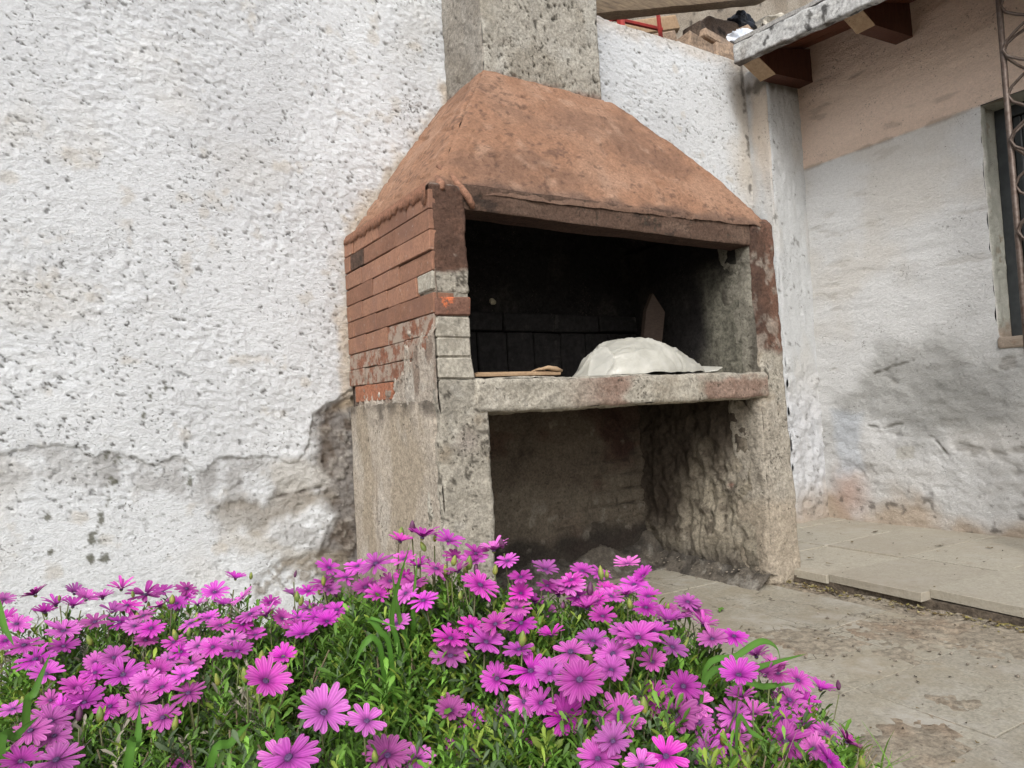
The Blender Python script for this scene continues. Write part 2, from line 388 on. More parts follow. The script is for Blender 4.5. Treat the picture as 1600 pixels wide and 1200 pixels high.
    C = mix(C, (.28, .245, .195), p2*.9*(.6+.4*gz)); C = mix(C, (.42, .37, .29), p3*.5); C = mix(C, (.26, .22, .165), p4*.7*ss(-.4, .5, rr+.5*gz)); 
    # grey plaster tongue inside dark area
    p5 = ss(.02, -.01, seg_d(x, z, [(-.22, .50), (-.13, .47), (-.10, .46)])-.03+wrp2)
    C = mix(C, (.56, .545, .51), p5*.8)
    # crack lips
    for poly in ([(-.36, .475), (-.335, .488), (-.32, .51)], [(-.27, .425), (-.2, .43), (-.11, .445)]):
        dd = seg_d(x, z, poly)+.004*fbm(Q, 60, 3, 77); k = ss(.007, .001, dd)*ss(-.5, .2, fbm(Q, 30, 3, 79)); h = h-.008*k; C = mix(C, (.12, .10, .085), k*.7)
    # mould specks column
    for cx, cz, rr0 in [(-.70, .60, .03), (-.70, .52, .025), (-.73, .42, .02), (-.75, .36, .03), (-.62, .70, .012), (-.62, .74, .014), (-.60, .76, .01), (-.56, .78, .01), (-.76, .32, .015), (-.86, .44, .012), (-.85, .35, .012), (-.71, .47, .018), (-.73, .31, .02), (-.50, .50, .012)]:
        k = ss(.55, .1, np.hypot((x-cx)/rr0, (z-cz)/(rr0*1.5))*.95+.75*fbm(Q, 75, 3, 811)); C = mix(C, (.10, .10, .065), k*.85)
    # brown tide-mark along the hood and the brick side
    hl = seg_d(x, z, [(.0, .72), (.0, 1.257), (.418, 1.80), (.415, 1.86)])
    k = ss(.055, .0, hl+.035*fbm(Q, 16, 4, 821)); C = mix(C, (.50, .385, .25), k*.62)
    h = h + .004*k*np.abs(rr)
    k = ss(.05, .0, np.hypot(x-.30, z-1.62)*.9+.015*fbm(Q, 30, 3, 5)-.0); C = mix(C, (.45, .37, .28), k*.45)
    # upper right: grime at the wall head and at the corner pier
    tp = ss(.07, .0, Hw-z+.04*fbm(Q, 9, 4, 831)); C = mix(C, (.60, .50, .39), tp*.45*right)
    cn = ss(.16, .0, np.abs(x-2.10)+.06*fbm(Q, 7, 4, 841)); C = mix(C, (.52, .44, .34), cn*.6*ss(1.2, 1.9, z)*right)
    ck = ss(.022, .004, np.abs(x-2.115+.01*fbm(Q, 10, 3, 9))); C = mix(C, (.07, .06, .05), ck*ss(-.1, .5, fbm(Q, 24, 4, 851))*.75)
    wet = ss(.30, .02, z+.12*fbm(Q, 5, 4, 861))*right; C = mix(C, (.36, .27, .19), wet*.75)
    gry = ss(.75, .35, z+.2*fbm(Q, 4, 4, 871))*right; C = mix(C, (.60, .61, .63), gry*.6); h = h + gry*.007*fbm(Q, 26, 4, 881)
    h = h*ss(-.02, .04, 9)
    return h, C
def profile_wall(name, us, zs, zcoarse, place, field, thick, mat, parent=None):
    """front grid + a rough top + a plain back"""
    prof = [(z, 0.) for z in zs] + [(zs[-1]+.004, q) for q in np.linspace(.01, thick-.01, 12)] + [(zs[-1]-.01, thick), (0, thick)]
    prof = np.array(prof); nu, nv = len(us), len(prof)
    U = np.repeat(us, nv); Z = np.tile(prof[:, 0], nu); D = np.tile(prof[:, 1], nu)
    P = np.stack([U, 0*U, Z], 1); h, C = field(P)
    front = D <= 0
    top = (D > 0) & (D < thick)
    hh = np.where(front, h, 0)
    Zt = Z + np.where(top, .012*fbm(np.stack([U, D, 0*U], 1), 16, 4, 44), 0)
    C[~front] = mix(C[~front]*0+.45, (.33, .27, .2), .5+.4*fbm(np.stack([U, D, 0*U], 1)[~front], 12, 3, 46)).clip(.05, .8)
    V = place(U, hh, D, Zt)
    return mesh_np(name, V, grid_idx(nu, nv, 0, True), mat, parent, C)
xs = np.concatenate([np.arange(-4.5, -1.4, .04), np.arange(-1.4, .47, .0042), np.arange(.48, .86, .02), np.arange(.88, 2.14, .0065), np.arange(2.16, 3.4, .04)])
zs = np.concatenate([np.arange(0, .12, .012), np.arange(.12, Hw, .0045), [Hw]])
zs[:] = np.sort(zs)
bw = profile_wall('back_wall', xs, zs, None, lambda U, h, D, Z: np.stack([U, -h+D, Z-.03*(Z < .001)], 1), wall_field, .17, M_wall)
tag(bw, 'long rough whitewashed masonry wall that the grill is built against', 'wall')

# --- corner pier
def pier_col(P, n):
    Q = P; C = full(len(P), (.56, .575, .58))
    C = mix(C, (.55, .53, .49), ss(0, .7, fbm(Q*[1, 1, .3], 9, 4, 5))*.5)
    side = (n[:, 0] < -.5)
    C = mix(C, (.56, .44, .32), np.where(side, 1, .0)*ss(1.3, 2.1, P[:, 2])*ss(-.5, .5, fbm(Q*[1, 1, .25], 14, 4, 15))*.7)
    C = mix(C, (.60, .61, .64), ss(.9, .5, P[:, 2]+.2*fbm(Q, 5, 4, 25))*.6)
    C = mix(C, (.16, .14, .11), ss(.045, .0, np.abs(P[:, 2]-2.2)+.02*fbm(Q*[1, 1, .2], 40, 3, 35))*.85)
    C = mix(C, (.36, .28, .20), ss(.28, .03, P[:, 2]+.10*fbm(Q, 7, 4, 45))*.8)
    C = mix(C, (.10, .09, .075), ss(.62, .9, fbm(Q, 34, 4, 55))*.6)
    return C
def pier_h(P, n):
    low = ss(1.1, .5, P[:, 2]+.1*fbm(P, 6, 3, 3))
    return low*.012*fbm(P, 22, 4, 8)+.003*fbm(P*[1, 1, .4], 40, 3, 9)
tag(hexa('corner_pier', box8(2.13, 2.40, -.125, .02, -.03, 2.30), M_wall, None, .0065, .003, 12, pier_col, .02, 'x0 y0 z1', pier_h),
    'white plastered pier in the corner under the first rafter', 'pier')

# --- house
house = thing('house', 'house with peach upper wall, white lower wall, timber eave and dark window', 'house', (2.38, -.2, 0))
HX = 2.38
def house_field(P):
    y, z = P[:, 0], P[:, 2]
    Q = np.stack([y+9, 0*y, z], 1); S = Q*[.35, 1, 1.3]
    big = fbm(Q, 2.5, 3, 3); tr = fbm(S, 22, 4, 13); fin = fbm(Q, 80, 3, 23)
    hi = ss(1.795, 1.80, z+.004*fbm(Q, 14, 4, 33))
    low = ss(.10, -.10, z-lerp_line(y, [(-3, .8), (-1.03, .79), (-.87, .82), (-.67, .885), (-.55, .87), (-.43, .81), (-.36, .70), (-.30, .62), (-.2, .55), (0, .5)])+.10*fbm(Q, 7, 5, 43))
    lump = fbm(Q*[.7, 1, 1], 26, 4, 53)
    h = .006*big + .0022*tr + .0008*fin + low*.0048*lump - .006*low*ss(.55, .8, fbm(Q*[.6, 1, 1.2], 11, 4, 63))
    crk = ss(.62, .85, fbm(S, 15, 4, 73)); h = h-.0022*crk*(1-low)
    C = full(len(y), (.66, .665, .66))
    C = mix(C, (.60, .57, .52), ss(0, .8, fbm(Q, 4, 4, 83))*.6)
    C = mix(C, (.30, .26, .2), crk*.22)
    pe = mix(full(len(y), (.80, .64, .53)), (.73, .58, .475), ss(-.2, .8, fbm(S, 6, 5, 93)))
    pe = mix(pe, (.22, .16, .12), crk*.3)
    C = mix(C, pe, hi); h = h + hi*.0025
    line = ss(.012, .0, np.abs(z-1.797)+.008*fbm(Q, 20, 4, 103)); C = mix(C, (.28, .22, .17), line*.5)
    gr = .5+.5*fbm(Q, 4.5, 4, 113)
    C = mix(C, mix(full(len(y), (.43, .43, .415)), (.24, .24, .225), gr), low*ss(.38, .58, z+.12*fbm(Q, 5, 3, 123))*.9)
    C = mix(C, (.57, .57, .565), low*ss(.55, .3, z)*.7)
    C = mix(C, (.2, .18, .15), low*ss(.62, .95, lump)*.0+low*ss(.6, .9, fbm(Q*[.6, 1, 1.2], 11, 4, 63))*.5)
    C = mix(C, (.40, .31, .22), ss(.20, .04, z+.09*fbm(Q, 7, 4, 133))*.8)
    C = mix(C, (.45, .26, .18), ss(.2, .0, np.hypot((y+.25)*1.3, (z-.18)))*.6)
    C = mix(C, (.07, .06, .05), ss(.5, .9, fbm(Q, 30, 3, 143))*ss(.35, .1, z)*.7)
    # pale blue smooth patch in the corner
    C = mix(C, (.50, .535, .58), ss(.05, .0, np.maximum(np.abs(y+.27)-.05, np.abs(z-.42)-.12)+.03*fbm(Q, 9, 3, 153))*.7)
    # repaired square
    C = mix(C, (.42, .40, .35), ss(.012, .0, np.maximum(np.abs(y+.53)-.035, np.abs(z-.375)-.02)+.008*fbm(Q, 30, 3, 163))*.6)
    for poly in ([(-.36, .50), (-.44, .485), (-.5, .505), (-.58, .50)], [(-.42, .74), (-.5, .765), (-.62, .79)], [(-.60, .49), (-.68, .42), (-.72, .36)]):
        dd = seg_d(y, z, poly)+.006*fbm(Q, 40, 3, 77); k = ss(.008, .001, dd)*ss(-.4, .3, fbm(Q, 22, 3, 79)); h = h-.007*k; C = mix(C, (.13, .12, .10), k*.7)
    rs = ss(.02, .0, np.hypot(y+.965, (z-.86)*.5)+.006*fbm(Q, 60, 3, 7)); C = mix(C, (.25, .13, .07), rs*.7)
    return h, C
def house_grid(name, ys, zs):
    nu, nv = len(ys), len(zs); U = np.repeat(ys, nv); Z = np.tile(zs, nu)
    h, C = house_field(np.stack([U, 0*U, Z], 1))
    e = np.where((np.abs(U+.94) < .002) & (Z > .83) & (Z < 1.81), 1, 0)
    V = np.stack([HX-h, U+e*.006*fbm(np.stack([U, U, Z], 1), 18, 3, 5)*ss(-9, 1, 0), Z], 1)-np.array([2.38, -.2, 0])
    return V, C, nu, nv
M_house = M_wall
VV, CC, QQ = [], [], []; off = 0
WY0, WY1, WZ0, WZ1 = -1.95, -.94, .845, 1.80
fz = lambda a, b: np.concatenate([np.arange(a, b-.003, .006), [b]])
for ya, yb, za, zb in ((WY1, .0, -.03, WZ0), (WY1, .0, WZ0, WZ1), (WY1, .0, WZ1, 2.42), (WY0, WY1, -.03, WZ0), (WY0, WY1, WZ1, 2.42)):
    V, C, nu, nv = house_grid('', fz(ya, yb), fz(za, zb)); QQ.append(grid_idx(nu, nv, off)); VV.append(V); CC.append(C); off += len(V)
for ya, yb in ((-4.5, WY0),):
    V, C, nu, nv = house_grid('', np.linspace(ya, yb, 60), np.linspace(-.03, 2.42, 60)); QQ.append(grid_idx(nu, nv, off)); VV.append(V); CC.append(C); off += len(V)
mesh_np('wall', np.concatenate(VV), np.concatenate(QQ), M_house, house, np.concatenate(CC))
def hb(o):      # parts of the house are given in world metres
    o.location = (-2.38, .2, 0); return o
def jamb_col(P, n):
    C = full(len(P), (.42, .425, .375)); C = mix(C, (.53, .53, .48), ss(0, .7, fbm(P, 18, 4, 3))*.6)
    C = mix(C, (.25, .2, .14), ss(.55, .9, fbm(P, 30, 4, 13))*.6); C = mix(C, (.25, .13, .07), ss(.93, .86, P[:, 2]+.03*fbm(P, 30, 3, 5))*.5); return C
def jamb_h(P, n): return .0045*(1+np.sin(P[:, 2]*58+2*fbm(P, 9, 3, 9)))*np.exp(-((P[:, 0]-2.385)/.05)**2)+.002*fbm(P, 40, 3, 6)
zz_ = fz(WZ0, WZ1); dd_ = np.concatenate([[0], np.linspace(.008, .18, 24)])
h0, c0 = house_field(np.stack([np.full(len(zz_), WY1), 0*zz_, zz_], 1))
Dm, Zm = [q.ravel() for q in np.meshgrid(dd_, zz_, indexing='ij')]; Pm = np.stack([HX+Dm, np.full(len(Dm), WY1), Zm], 1)
offs = .007*(.3+.7*np.abs(np.sin(Zm*29+1.5*fbm(Pm, 9, 3, 9))))*np.sin(np.clip(Dm/.05, 0, 1)*math.pi)+.003*fbm(Pm, 40, 3, 6)*ss(0, .02, Dm)
Cm = jamb_col(Pm, None); Cm = mix(Cm, (.66, .65, .62), ss(.010, .0, Dm+.006*fbm(Pm, 30, 3, 4)))
hb(mesh_np('window_reveal', np.stack([HX+Dm-np.tile(h0, len(dd_)), WY1-offs, Zm], 1), grid_idx(len(dd_), len(zz_)), M_wall, house, Cm))
hb(hexa('window_head', box8(2.384, 2.56, -1.95, -.94, 1.80, 1.85), M_wall, house, .008, .002, 14, jamb_col, .0, 'z0', None))
hb(hexa('window_sill', box8(2.375, 2.56, -1.95, -.935, .80, .85), M_wall, house, .008, .002, 14, jamb_col, .012, 'x0 z1', None))
win = hb(mesh_py('window', *join([brick_geo(2.50, 2.545, -.985, -.941, .85, 1.80), brick_geo(2.50, 2.545, -1.95, -.986, 1.755, 1.80), brick_geo(2.50, 2.545, -1.95, -.986, .85, .89), brick_geo(2.502, 2.543, -1.50, -1.46, .891, 1.754)]), M_frame, house))
mesh_py('sash', *join([brick_geo(2.515, 2.535, -1.03, -1.0, .893, 1.752), brick_geo(2.515, 2.535, -1.455, -1.031, 1.722, 1.752), brick_geo(2.515, 2.535, -1.455, -1.031, .893, .925)]), M_frame, win)
mesh_py('pane', [(2.525, -1.03, .92), (2.525, -1.46, .92), (2.525, -1.46, 1.73), (2.525, -1.03, 1.73), (2.529, -1.03, .92), (2.529, -1.46, .92), (2.529, -1.46, 1.73), (2.529, -1.03, 1.73)],
        [(0, 1, 2, 3), (7, 6, 5, 4), (0, 3, 7, 4), (1, 5, 6, 2), (3, 2, 6, 7), (0, 4, 5, 1)], M_glass, win)
mesh_py('pane', [(2.525, -1.51, .90), (2.525, -1.94, .90), (2.525, -1.94, 1.75), (2.525, -1.51, 1.75), (2.529, -1.51, .90), (2.529, -1.94, .90), (2.529, -1.94, 1.75), (2.529, -1.51, 1.75)],
        [(0, 1, 2, 3), (7, 6, 5, 4), (0, 3, 7, 4), (1, 5, 6, 2), (3, 2, 6, 7), (0, 4, 5, 1)], M_glass, win)
hb(mesh_py('room_shell', *brick_geo(2.60, 3.4, -2.1, -.6, .5, 2.3), M_dark, house))
# eave
def fas_col(P, n):
    C = full(len(P), (.57, .575, .565)); S = P*[1, .8, .5]
    C = mix(C, (.36, .34, .31), ss(0, .6, fbm(S, 16, 5, 3))*.75); C = mix(C, (.035, .032, .03), ss(.42, .68, fbm(S*[1, 1.2, 1], 30, 5, 13))*.85)
    C = mix(C, (.42, .41, .34), ss(.2, .8, fbm(P, 7, 3, 23))*.4)
    bot = ss(.022, .004, P[:, 2]-(2.205+(P[:, 1]+.4)*.1)+.012*fbm(P, 22, 4, 33)); C = mix(C, (.10, .075, .055), bot*.9)
    return C
hb(hexa('fascia_board', [(1.905, -1.9, 2.10), (1.95, -1.9, 2.10), (1.95, -.115, 2.238), (1.905, -.115, 2.238), (1.915, -1.9, 2.215), (1.96, -1.9, 2.215), (1.96, -.115, 2.338), (1.915, -.115, 2.338)],
        M_peel, house, .006, .004, 16, fas_col, .01, dispf=lambda P, n: .003*fbm(P*[1, .5, 1], 40, 4, 8)))
def slope(y): return 2.238+(y+.115)*.077
for i, (x0, x1) in enumerate(((1.952, 2.058), (2.061, 2.17), (2.173, 2.28), (2.283, 2.40))):
    za, zb = slope(-1.9), slope(-.115)
    g = [(x0, -1.9, za+.055+(x0-1.95)*.25), (x1, -1.9, za+.055+(x1-1.95)*.25), (x1, -.12, zb+.055+(x1-1.95)*.25), (x0, -.12, zb+.055+(x0-1.95)*.25)]
    g += [(a, b_, c+.02) for a, b_, c in g]
    hb(hexa('soffit_board', g, M_soffit, house, .03, .0008, 10, (.5, .5, .5), .002))
hb(hexa('roof_deck', [(1.93, -1.9, 2.225), (3.6, -1.9, 2.75), (3.6, -.1, 2.87), (1.93, -.1, 2.345), (1.93, -1.9, 2.25), (3.6, -1.9, 2.78), (3.6, -.1, 2.90), (1.93, -.1, 2.37)], M_conc, house, .03, .004, 8, (.45, .44, .42), .01))
def rafter(y0, y1, zb):
    pr = [(2.39, zb), (2.085, zb-.02), (1.955, zb+.04), (1.96, zb+.075), (2.39, zb+.17)]
    n = len(pr); V = [(x, y0, z) for x, z in pr]+[(x, y1, z) for x, z in pr]
    F = [tuple(range(n)), tuple(range(2*n-1, n-1, -1))]+[(i, n+i, n+(i+1) % n, (i+1) % n) for i in range(n)]
    r = hb(mesh_py('rafter', V, F, M_rafter, house))
    e = .003; mesh_py('cut_end', [(2.085, y0-e, zb-.023), (2.085, y1+e, zb-.023), (1.953, y1+e, zb+.038), (1.953, y0-e, zb+.038), (2.082, y0-e, zb-.018), (2.082, y1+e, zb-.018), (1.953, y1+e, zb+.043), (1.953, y0-e, zb+.043)],
            [(0, 1, 2, 3)[::-1], (4, 5, 6, 7), (0, 1, 5, 4), (2, 3, 7, 6), (1, 2, 6, 5), (3, 0, 4, 7)], M_rawwood, r)
rafter(-.21, -.13, 2.212); rafter(-.70, -.625, 2.205); rafter(-1.2, -1.125, 2.17); rafter(-1.7, -1.625, 2.14)

# --- paving: lower worn tiles on a bed, raised slabs on the right
bed = mesh_py('pavement', *brick_geo(-4.5, 1.35, -6, -.002, -.045, -.010, 0, 0), rough_mat('tile_bedding', (.20, .165, .12), .4, 120, .8, .004), None); tag(bed, kind='structure')
tile_var = []
TP = .29
for v in range(8):
    ch = random.uniform(.0, .01)
    V, F = brick_geo(-TP/2+.0016, TP/2-.0016, -TP/2+.0016, TP/2-.0016, -.012, 0, .0010, .0006); me = bpy.data.meshes.new('paving_tile'); me.from_pydata(V, [], F); me.materials.append(M_pave); tile_var.append(me)
tang = -.05
for i in range(-9, 5):
    for j in range(-3, 9):
        x, y = .65+TP*(i+.5), -1.62+TP*(j+.5)-TP
        X = .65+(x-.65)*math.cos(tang)-(y+1.6)*math.sin(tang); Y = -1.6+(x-.65)*math.sin(tang)+(y+1.6)*math.cos(tang)
        if X > 1.22 or Y > -.14 or Y < -2.6: continue
        if X < -.1 and Y < -.4 and Y > -2.0 and X < -.25: continue
        o = bpy.data.objects.new('paving_tile', random.choice(tile_var)); link(o, bed)
        o.location = (X, Y, random.uniform(-.0015, .0015)); o.rotation_euler = (random.uniform(-.004, .004), random.uniform(-.004, .004), tang+random.choice((0, 1, 2, 3))*math.pi/2)
bed2 = mesh_py('raised_pavement', *brick_geo(1.369, 4.5, -6, .0, -.04, .022, 0, 0), rough_mat('slab_bedding', (.15, .12, .09), .4, 160, .9, .005), None); tag(bed2, kind='structure')
SX, SY = .218, .324; sang = -.06
sv = []
for v in range(6):
    V, F = brick_geo(-SX+.0014, SX-.0014, -SY/2+.0014, SY/2-.0014, -.028, 0, .0014, .0010); me = bpy.data.meshes.new('paving_slab'); me.from_pydata(V, [], F); me.materials.append(M_slab); sv.append(me)
for i in range(0, 4):
    for j in range(-7, 3):
        x, y = 1.358+SX*(2*i+1), -.80+SY*(j+.5); y += 0 if True else 0
        Y = y+(x-1.36)*-.07; X = x+(y+.8)*.0
        if Y+SY/2 > -.0: 
            if Y > .12: continue
        o = bpy.data.objects.new('paving_slab', random.choice(sv)); link(o, bed2)
        dz = 0 if not (i == 0) else {-1: .002, -2: .006, -3: 0, 0: -.004}.get(j, 0)
        sh = 0 if i else {-1: -.004, -2: .015, 0: .012, 1: .02}.get(j, .0)
        o.location = (X+sh, Y, .045+dz+random.uniform(-.001, .001)); o.rotation_euler = (random.uniform(-.006, .006), random.uniform(-.004, .004)+(0.012 if i == 0 else 0), -.07+random.uniform(-.006, .006))
# caked dirt over the broken tiles
def mud_z(P):
    Q = P*[1, 1, 0]; m = fbm(Q, 2.6, 5, 17)
    blob = np.zeros(len(P))-.45
    for cx, cy, r0, a in ((.86, -1.08, .10, 1.0), (1.10, -1.2, .14, .8), (1.24, -1.36, .16, .95), (.95, -1.28, .10, .6), (.50, -1.54, .07, .8), (1.33, -.95, .05, 1.0), (1.34, -1.2, .06, 1.0), (1.32, -.75, .035, .9), (.80, -.95, .06, .6), (1.15, -.9, .08, .35), (.75, -1.5, .05, .5), (-.3, -1.0, .3, 1.2), (-.8, -1.2, .5, 1.3), (-.1, -1.5, .3, 1.2), (-.4, -1.7, .5, 1.3), (-1.5, -1., .7, 1.3), (1.3, -1.7, .15, .9)):
        blob = np.maximum(blob, a*np.exp(-((P[:, 0]-cx)**2+(P[:, 1]-cy)**2)/(2*r0*r0))*1.1-.45)
    s = blob+.30*m+.10*fbm(Q, 14, 4, 27)
    z = np.clip(s, -.25, .55)*.009+.0025*fbm(Q, 60, 3, 37)*ss(-.1, .2, s)
    return np.minimum(z, .012)-.0012+.0030*fbm(Q, 34, 5, 67, .65)*ss(-.35, .1, s)
def mud_c(P):
    C = full(len(P), (.35, .305, .235)); Q = P*[1, 1, 0]
    C = mix(C, (.32, .245, .175), ss(-.1, .6, fbm(Q, 8, 4, 47))*.8); C = mix(C, (.36, .32, .25), ss(.1, .8, fbm(Q, 16, 4, 57))*.6); return C
tag(sheet('dirt_patches', np.arange(-2.2, 1.372, .009), np.arange(-2.4, -.5, .009), mud_z, M_mud, mud_c), kind='structure')

# ------------------------------------------------------------------ BARBECUE
bbq = thing('brick_barbecue', 'built-in masonry barbecue with terracotta hood and concrete chimney', 'barbecue', (0, 0, 0))
D = -.663
GREY = (.47, .435, .365)
def conc_col(P, n):
    C = full(len(P), GREY); C = mix(C, (.58, .545, .465), ss(0, .7, fbm(P, 10, 4, 3))*.7)
    C = mix(C, (.30, .25, .185), ss(.0, .6, fbm(P, 9, 5, 13, .62))*.85); C = mix(C, (.62, .59, .52), ss(.35, .7, fbm(P, 22, 4, 19))*.5); C = mix(C, (.08, .07, .055), ss(.50, .66, fbm(P, 66, 4, 23)+.35*fbm(P, 7, 3, 25))*.85)
    return C
BROWN = (.125, .072, .052)
def brown_col(P, n):
    C = full(len(P), BROWN); C = mix(C, (.18, .10, .07), ss(0, .7, fbm(P, 12, 4, 5))*.6); C = mix(C, (.36, .31, .26), ss(.62, .8, fbm(P, 26, 4, 15))*.7); return C
def rough_h(a, f, s=0):
    return lambda P, n: a*fbm(P, f, 4, s+7)-a*1.2*ss(.5, .85, fbm(P, f*1.6, 3, s+9))
# left front pillar: upper painted, then mortar, a brick, blocks, rough concrete
def lp_col(P, n):
    z = P[:, 2]; wv = .012*fbm(P, 20, 4, 3)
    C = conc_col(P, n); b = brown_col(P, n)
    C = mix(C, b, ss(1.03, 1.045, z+wv)); return C
hexa('pillar', box8(.006, .109, D, -.58, .975, 1.27), M_conc, bbq, .006, .003, 16, lp_col, .012, dispf=rough_h(.0025, 40))
bk = mesh_py('exposed_brick', *brick_geo(.004, .108, D-.003, -.56, .917, .966, .004, .002), rough_mat('scratched_brick', (.20, .105, .075), .25, 200, .6, .003, .85, .1, blot=[((.62, .16, .06), 17, .56, .62, .9)]), bbq)
bk['label'] = 'dark brick with an orange scrape on its face'
for za, zb in ((.8612, .9162), (.8066, .8602), (.752, .8056)):
    mesh_py('block', *brick_geo(.004, .106+random.uniform(-.003, .004), D, -.56, za, zb, .004, .003), M_block, bbq)
hexa('pillar_core', box8(.008, .103, D+.0045, -.57, .75, .98), M_conc, bbq, .02, .0005, 10, (.40, .37, .31), 0)
def lpl_col(P, n):
    C = conc_col(P, n)
    side = n[:, 0] < -.5
    C = mix(C, (.25, .22, .18), ss(.06, .0, np.hypot(P[:, 0]-.085, (P[:, 2]-.58)*.8)+.02*fbm(P, 16, 4, 4))*.4)
    C = mix(C, (.46, .40, .36), ss(.05, .0, np.hypot(P[:, 0]-.075, (P[:, 2]-.585)))*.5)
    C = mix(C, (.05, .045, .04), ss(.12, .0, np.hypot(P[:, 0]-.02, P[:, 2]-.72))*.3)
    C = mix(C, (.20, .16, .12), ss(.25, .03, P[:, 2]+.08*fbm(P, 9, 4, 9))*.6)
    return C
hexa('pillar_foot', box8(.0, .150, D, -.56, -.02, .752), M_conc, bbq, .006, .004, 14, lpl_col, .014, dispf=rough_h(.0035, 26, 5))
# left side wall: lower smooth cement, upper brick courses
def lside_col(P, n):
    C = full(len(P), (.54, .475, .395)); S = P*[1, 1, .45]
    C = mix(C, (.43, .36, .27), ss(.0, .6, fbm(S, 8, 5, 3))*.75); C = mix(C, (.60, .555, .49), ss(.1, .7, fbm(S, 12, 4, 13))*.6)
    C = mix(C, (.22, .18, .14), ss(.25, .05, P[:, 2]+.1*fbm(P, 9, 4, 23))*.7)
    k = ss(.006, .001, np.abs(P[:, 1]+.22-.02*P[:, 2]+.002*fbm(P, 30, 3, 3)))*ss(.55, .5, P[:, 2]); C = mix(C, (.25, .2, .16), k*.6)
    C = mix(C, (.09, .075, .06), ss(.055, .0, np.abs(P[:, 2]-.70)+.03*fbm(P, 22, 4, 33))*.8)
    return C
hexa('side_panel', box8(-.004, .05, -.64, .0, -.02, .705), M_conc, bbq, .007, .002, 10, lside_col, .01, 'x0 y0 z1 x1', rough_h(.001, 30, 3), lowres=('x1', 'z1'))
sidew = hexa('side_wall', box8(.011, .10, -.60, .0, .70, 1.25), M_mortar, bbq, .012, .002, 20, (.1, .08, .07), 0)
rows = [  # z bottom, z top, joints along Y from the wall outwards
 (1.204, 1.253, [-.003, -.093, -.306, -.523, -.66]), (1.150, 1.200, [-.003, -.06, -.18, -.437, -.66]), (1.095, 1.145, [-.003, -.155, -.40, -.66]),
 (1.041, 1.091, [-.003, -.244, -.448, -.66]), (.986, 1.036, [-.003, -.151, -.357, -.565]), (.932, .982, [-.003, -.065, -.26, -.451, -.66]),
 (.878, .928, [-.003, -.165, -.343, -.56, -.655]), (.824, .874, [-.003, -.249, -.46, -.62]), (.770, .820, [-.003, -.145, -.36, -.50]), (.716, .766, [-.05, -.20, -.36])]
for ri, (z0, z1, js) in enumerate(rows):
    for a, b_ in zip(js[:-1], js[1:]):
        mm = M_brick
        mid = (a+b_)/2
        if ri >= 7 or (ri == 6 and mid < -.3): mm = M_brick_old
        if ri == 9: mm = M_brick_red
        g = .0026
        k = (1.253-z0)/.54      # courses sag slightly to the front
        dz = -.006*(abs(mid)/.6)
        V, F = brick_geo(random.uniform(-.003, .0015), .06, b_+g*(b_ > -.65), a-g, z0-.0008+dz, z1+.0012+dz, .0018, .0016)
        # pillar face brick ends exactly at the corner
        o = mesh_py('brick', V, F, mm, sidew)
        if ri == 1 and a == -.06: o['label'] = 'brick blackened by soot stain'; o.data.materials[0] = rough_mat('stained_brick', (.12, .075, .055), .4, 150, .7, .004, .9, .5, 60, (.03, .028, .025))
bk = mesh_py('block', *brick_geo(-.001, .06, -.657, -.569, .986, 1.034, .004, .002), M_block, sidew); bk['label'] = 'small pale grey filler block among the bricks'
# plaster dragged over the lower front bricks
def smear_h(P):
    return 0
ys_ = np.arange(-.664, -.02, .0032); zs_ = np.arange(.69, 1.04, .0032)
U, Z = [a.ravel() for a in np.meshgrid(ys_, zs_, indexing='ij')]
P = np.stack([0*U, U, Z], 1)
e = lerp_line(U, [(-.67, .90), (-.60, .90), (-.54, .885), (-.48, .84), (-.40, .79), (-.36, .745), (-.30, .725), (-.02, .71)])
s_ = (e-Z)*11-.15+.75*fbm(P*[1, 1, .5], 20, 5, 7, .7)+.55*fbm(P*[1, 1, .6], 75, 3, 9, .7)
X = .003-.0085*np.clip(s_, -1.4, 1)*ss(-1.6, 1, s_)
X = .010-.0135*ss(-.35, .35, s_)-.0012*fbm(P, 60, 3, 3)
C = full(len(P), (.50, .44, .37)); C = mix(C, (.56, .52, .46), ss(0, .7, fbm(P, 16, 4, 3))*.6); C = mix(C, (.24, .175, .135), ss(.0, .6, fbm(P*[1, 1, .5], 24, 4, 13)+.6*ss(.1, -.3, s_))*.8)
mesh_np('plaster_smear', np.stack([X, U, Z], 1), grid_idx(len(ys_), len(zs_), 0, False), M_conc, sidew, C)
# shelf slab
def shelf_col(P, n):
    C = conc_col(P, n); C = mix(C, (.55, .51, .43), .45*np.ones(len(P)))
    red = ss(.35, .6, P[:, 0])*ss(.0, .5, fbm(P*[.6, 1, 1.3], 9, 4, 33)+.35*ss(.75, 1.1, P[:, 0])+.1)
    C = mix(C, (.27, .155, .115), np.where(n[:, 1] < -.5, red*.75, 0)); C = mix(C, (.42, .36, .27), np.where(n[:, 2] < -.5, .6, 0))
    return C
hexa('shelf', [(.112, D-.006, .655), (1.30, D-.010, .658), (1.30, -.01, .66), (.112, -.01, .66), (.105, D-.006, .752), (1.30, D-.010, .748), (1.30, -.01, .75), (.105, -.01, .75)],
     M_conc, bbq, .0065, .004, 12, shelf_col, .016, dispf=lambda P, n: .0045*fbm(P*[.7, 1, 1.2], 26, 4, 5)*ss(1.1, .5, P[:, 0])+.0012*fbm(P, 60, 3, 6))
hexa('shelf_lip', box8(.10, .34, D-.001, -.56, .60, .665), M_conc, bbq, .01, .003, 12, conc_col, .012, 'x0') if False else None
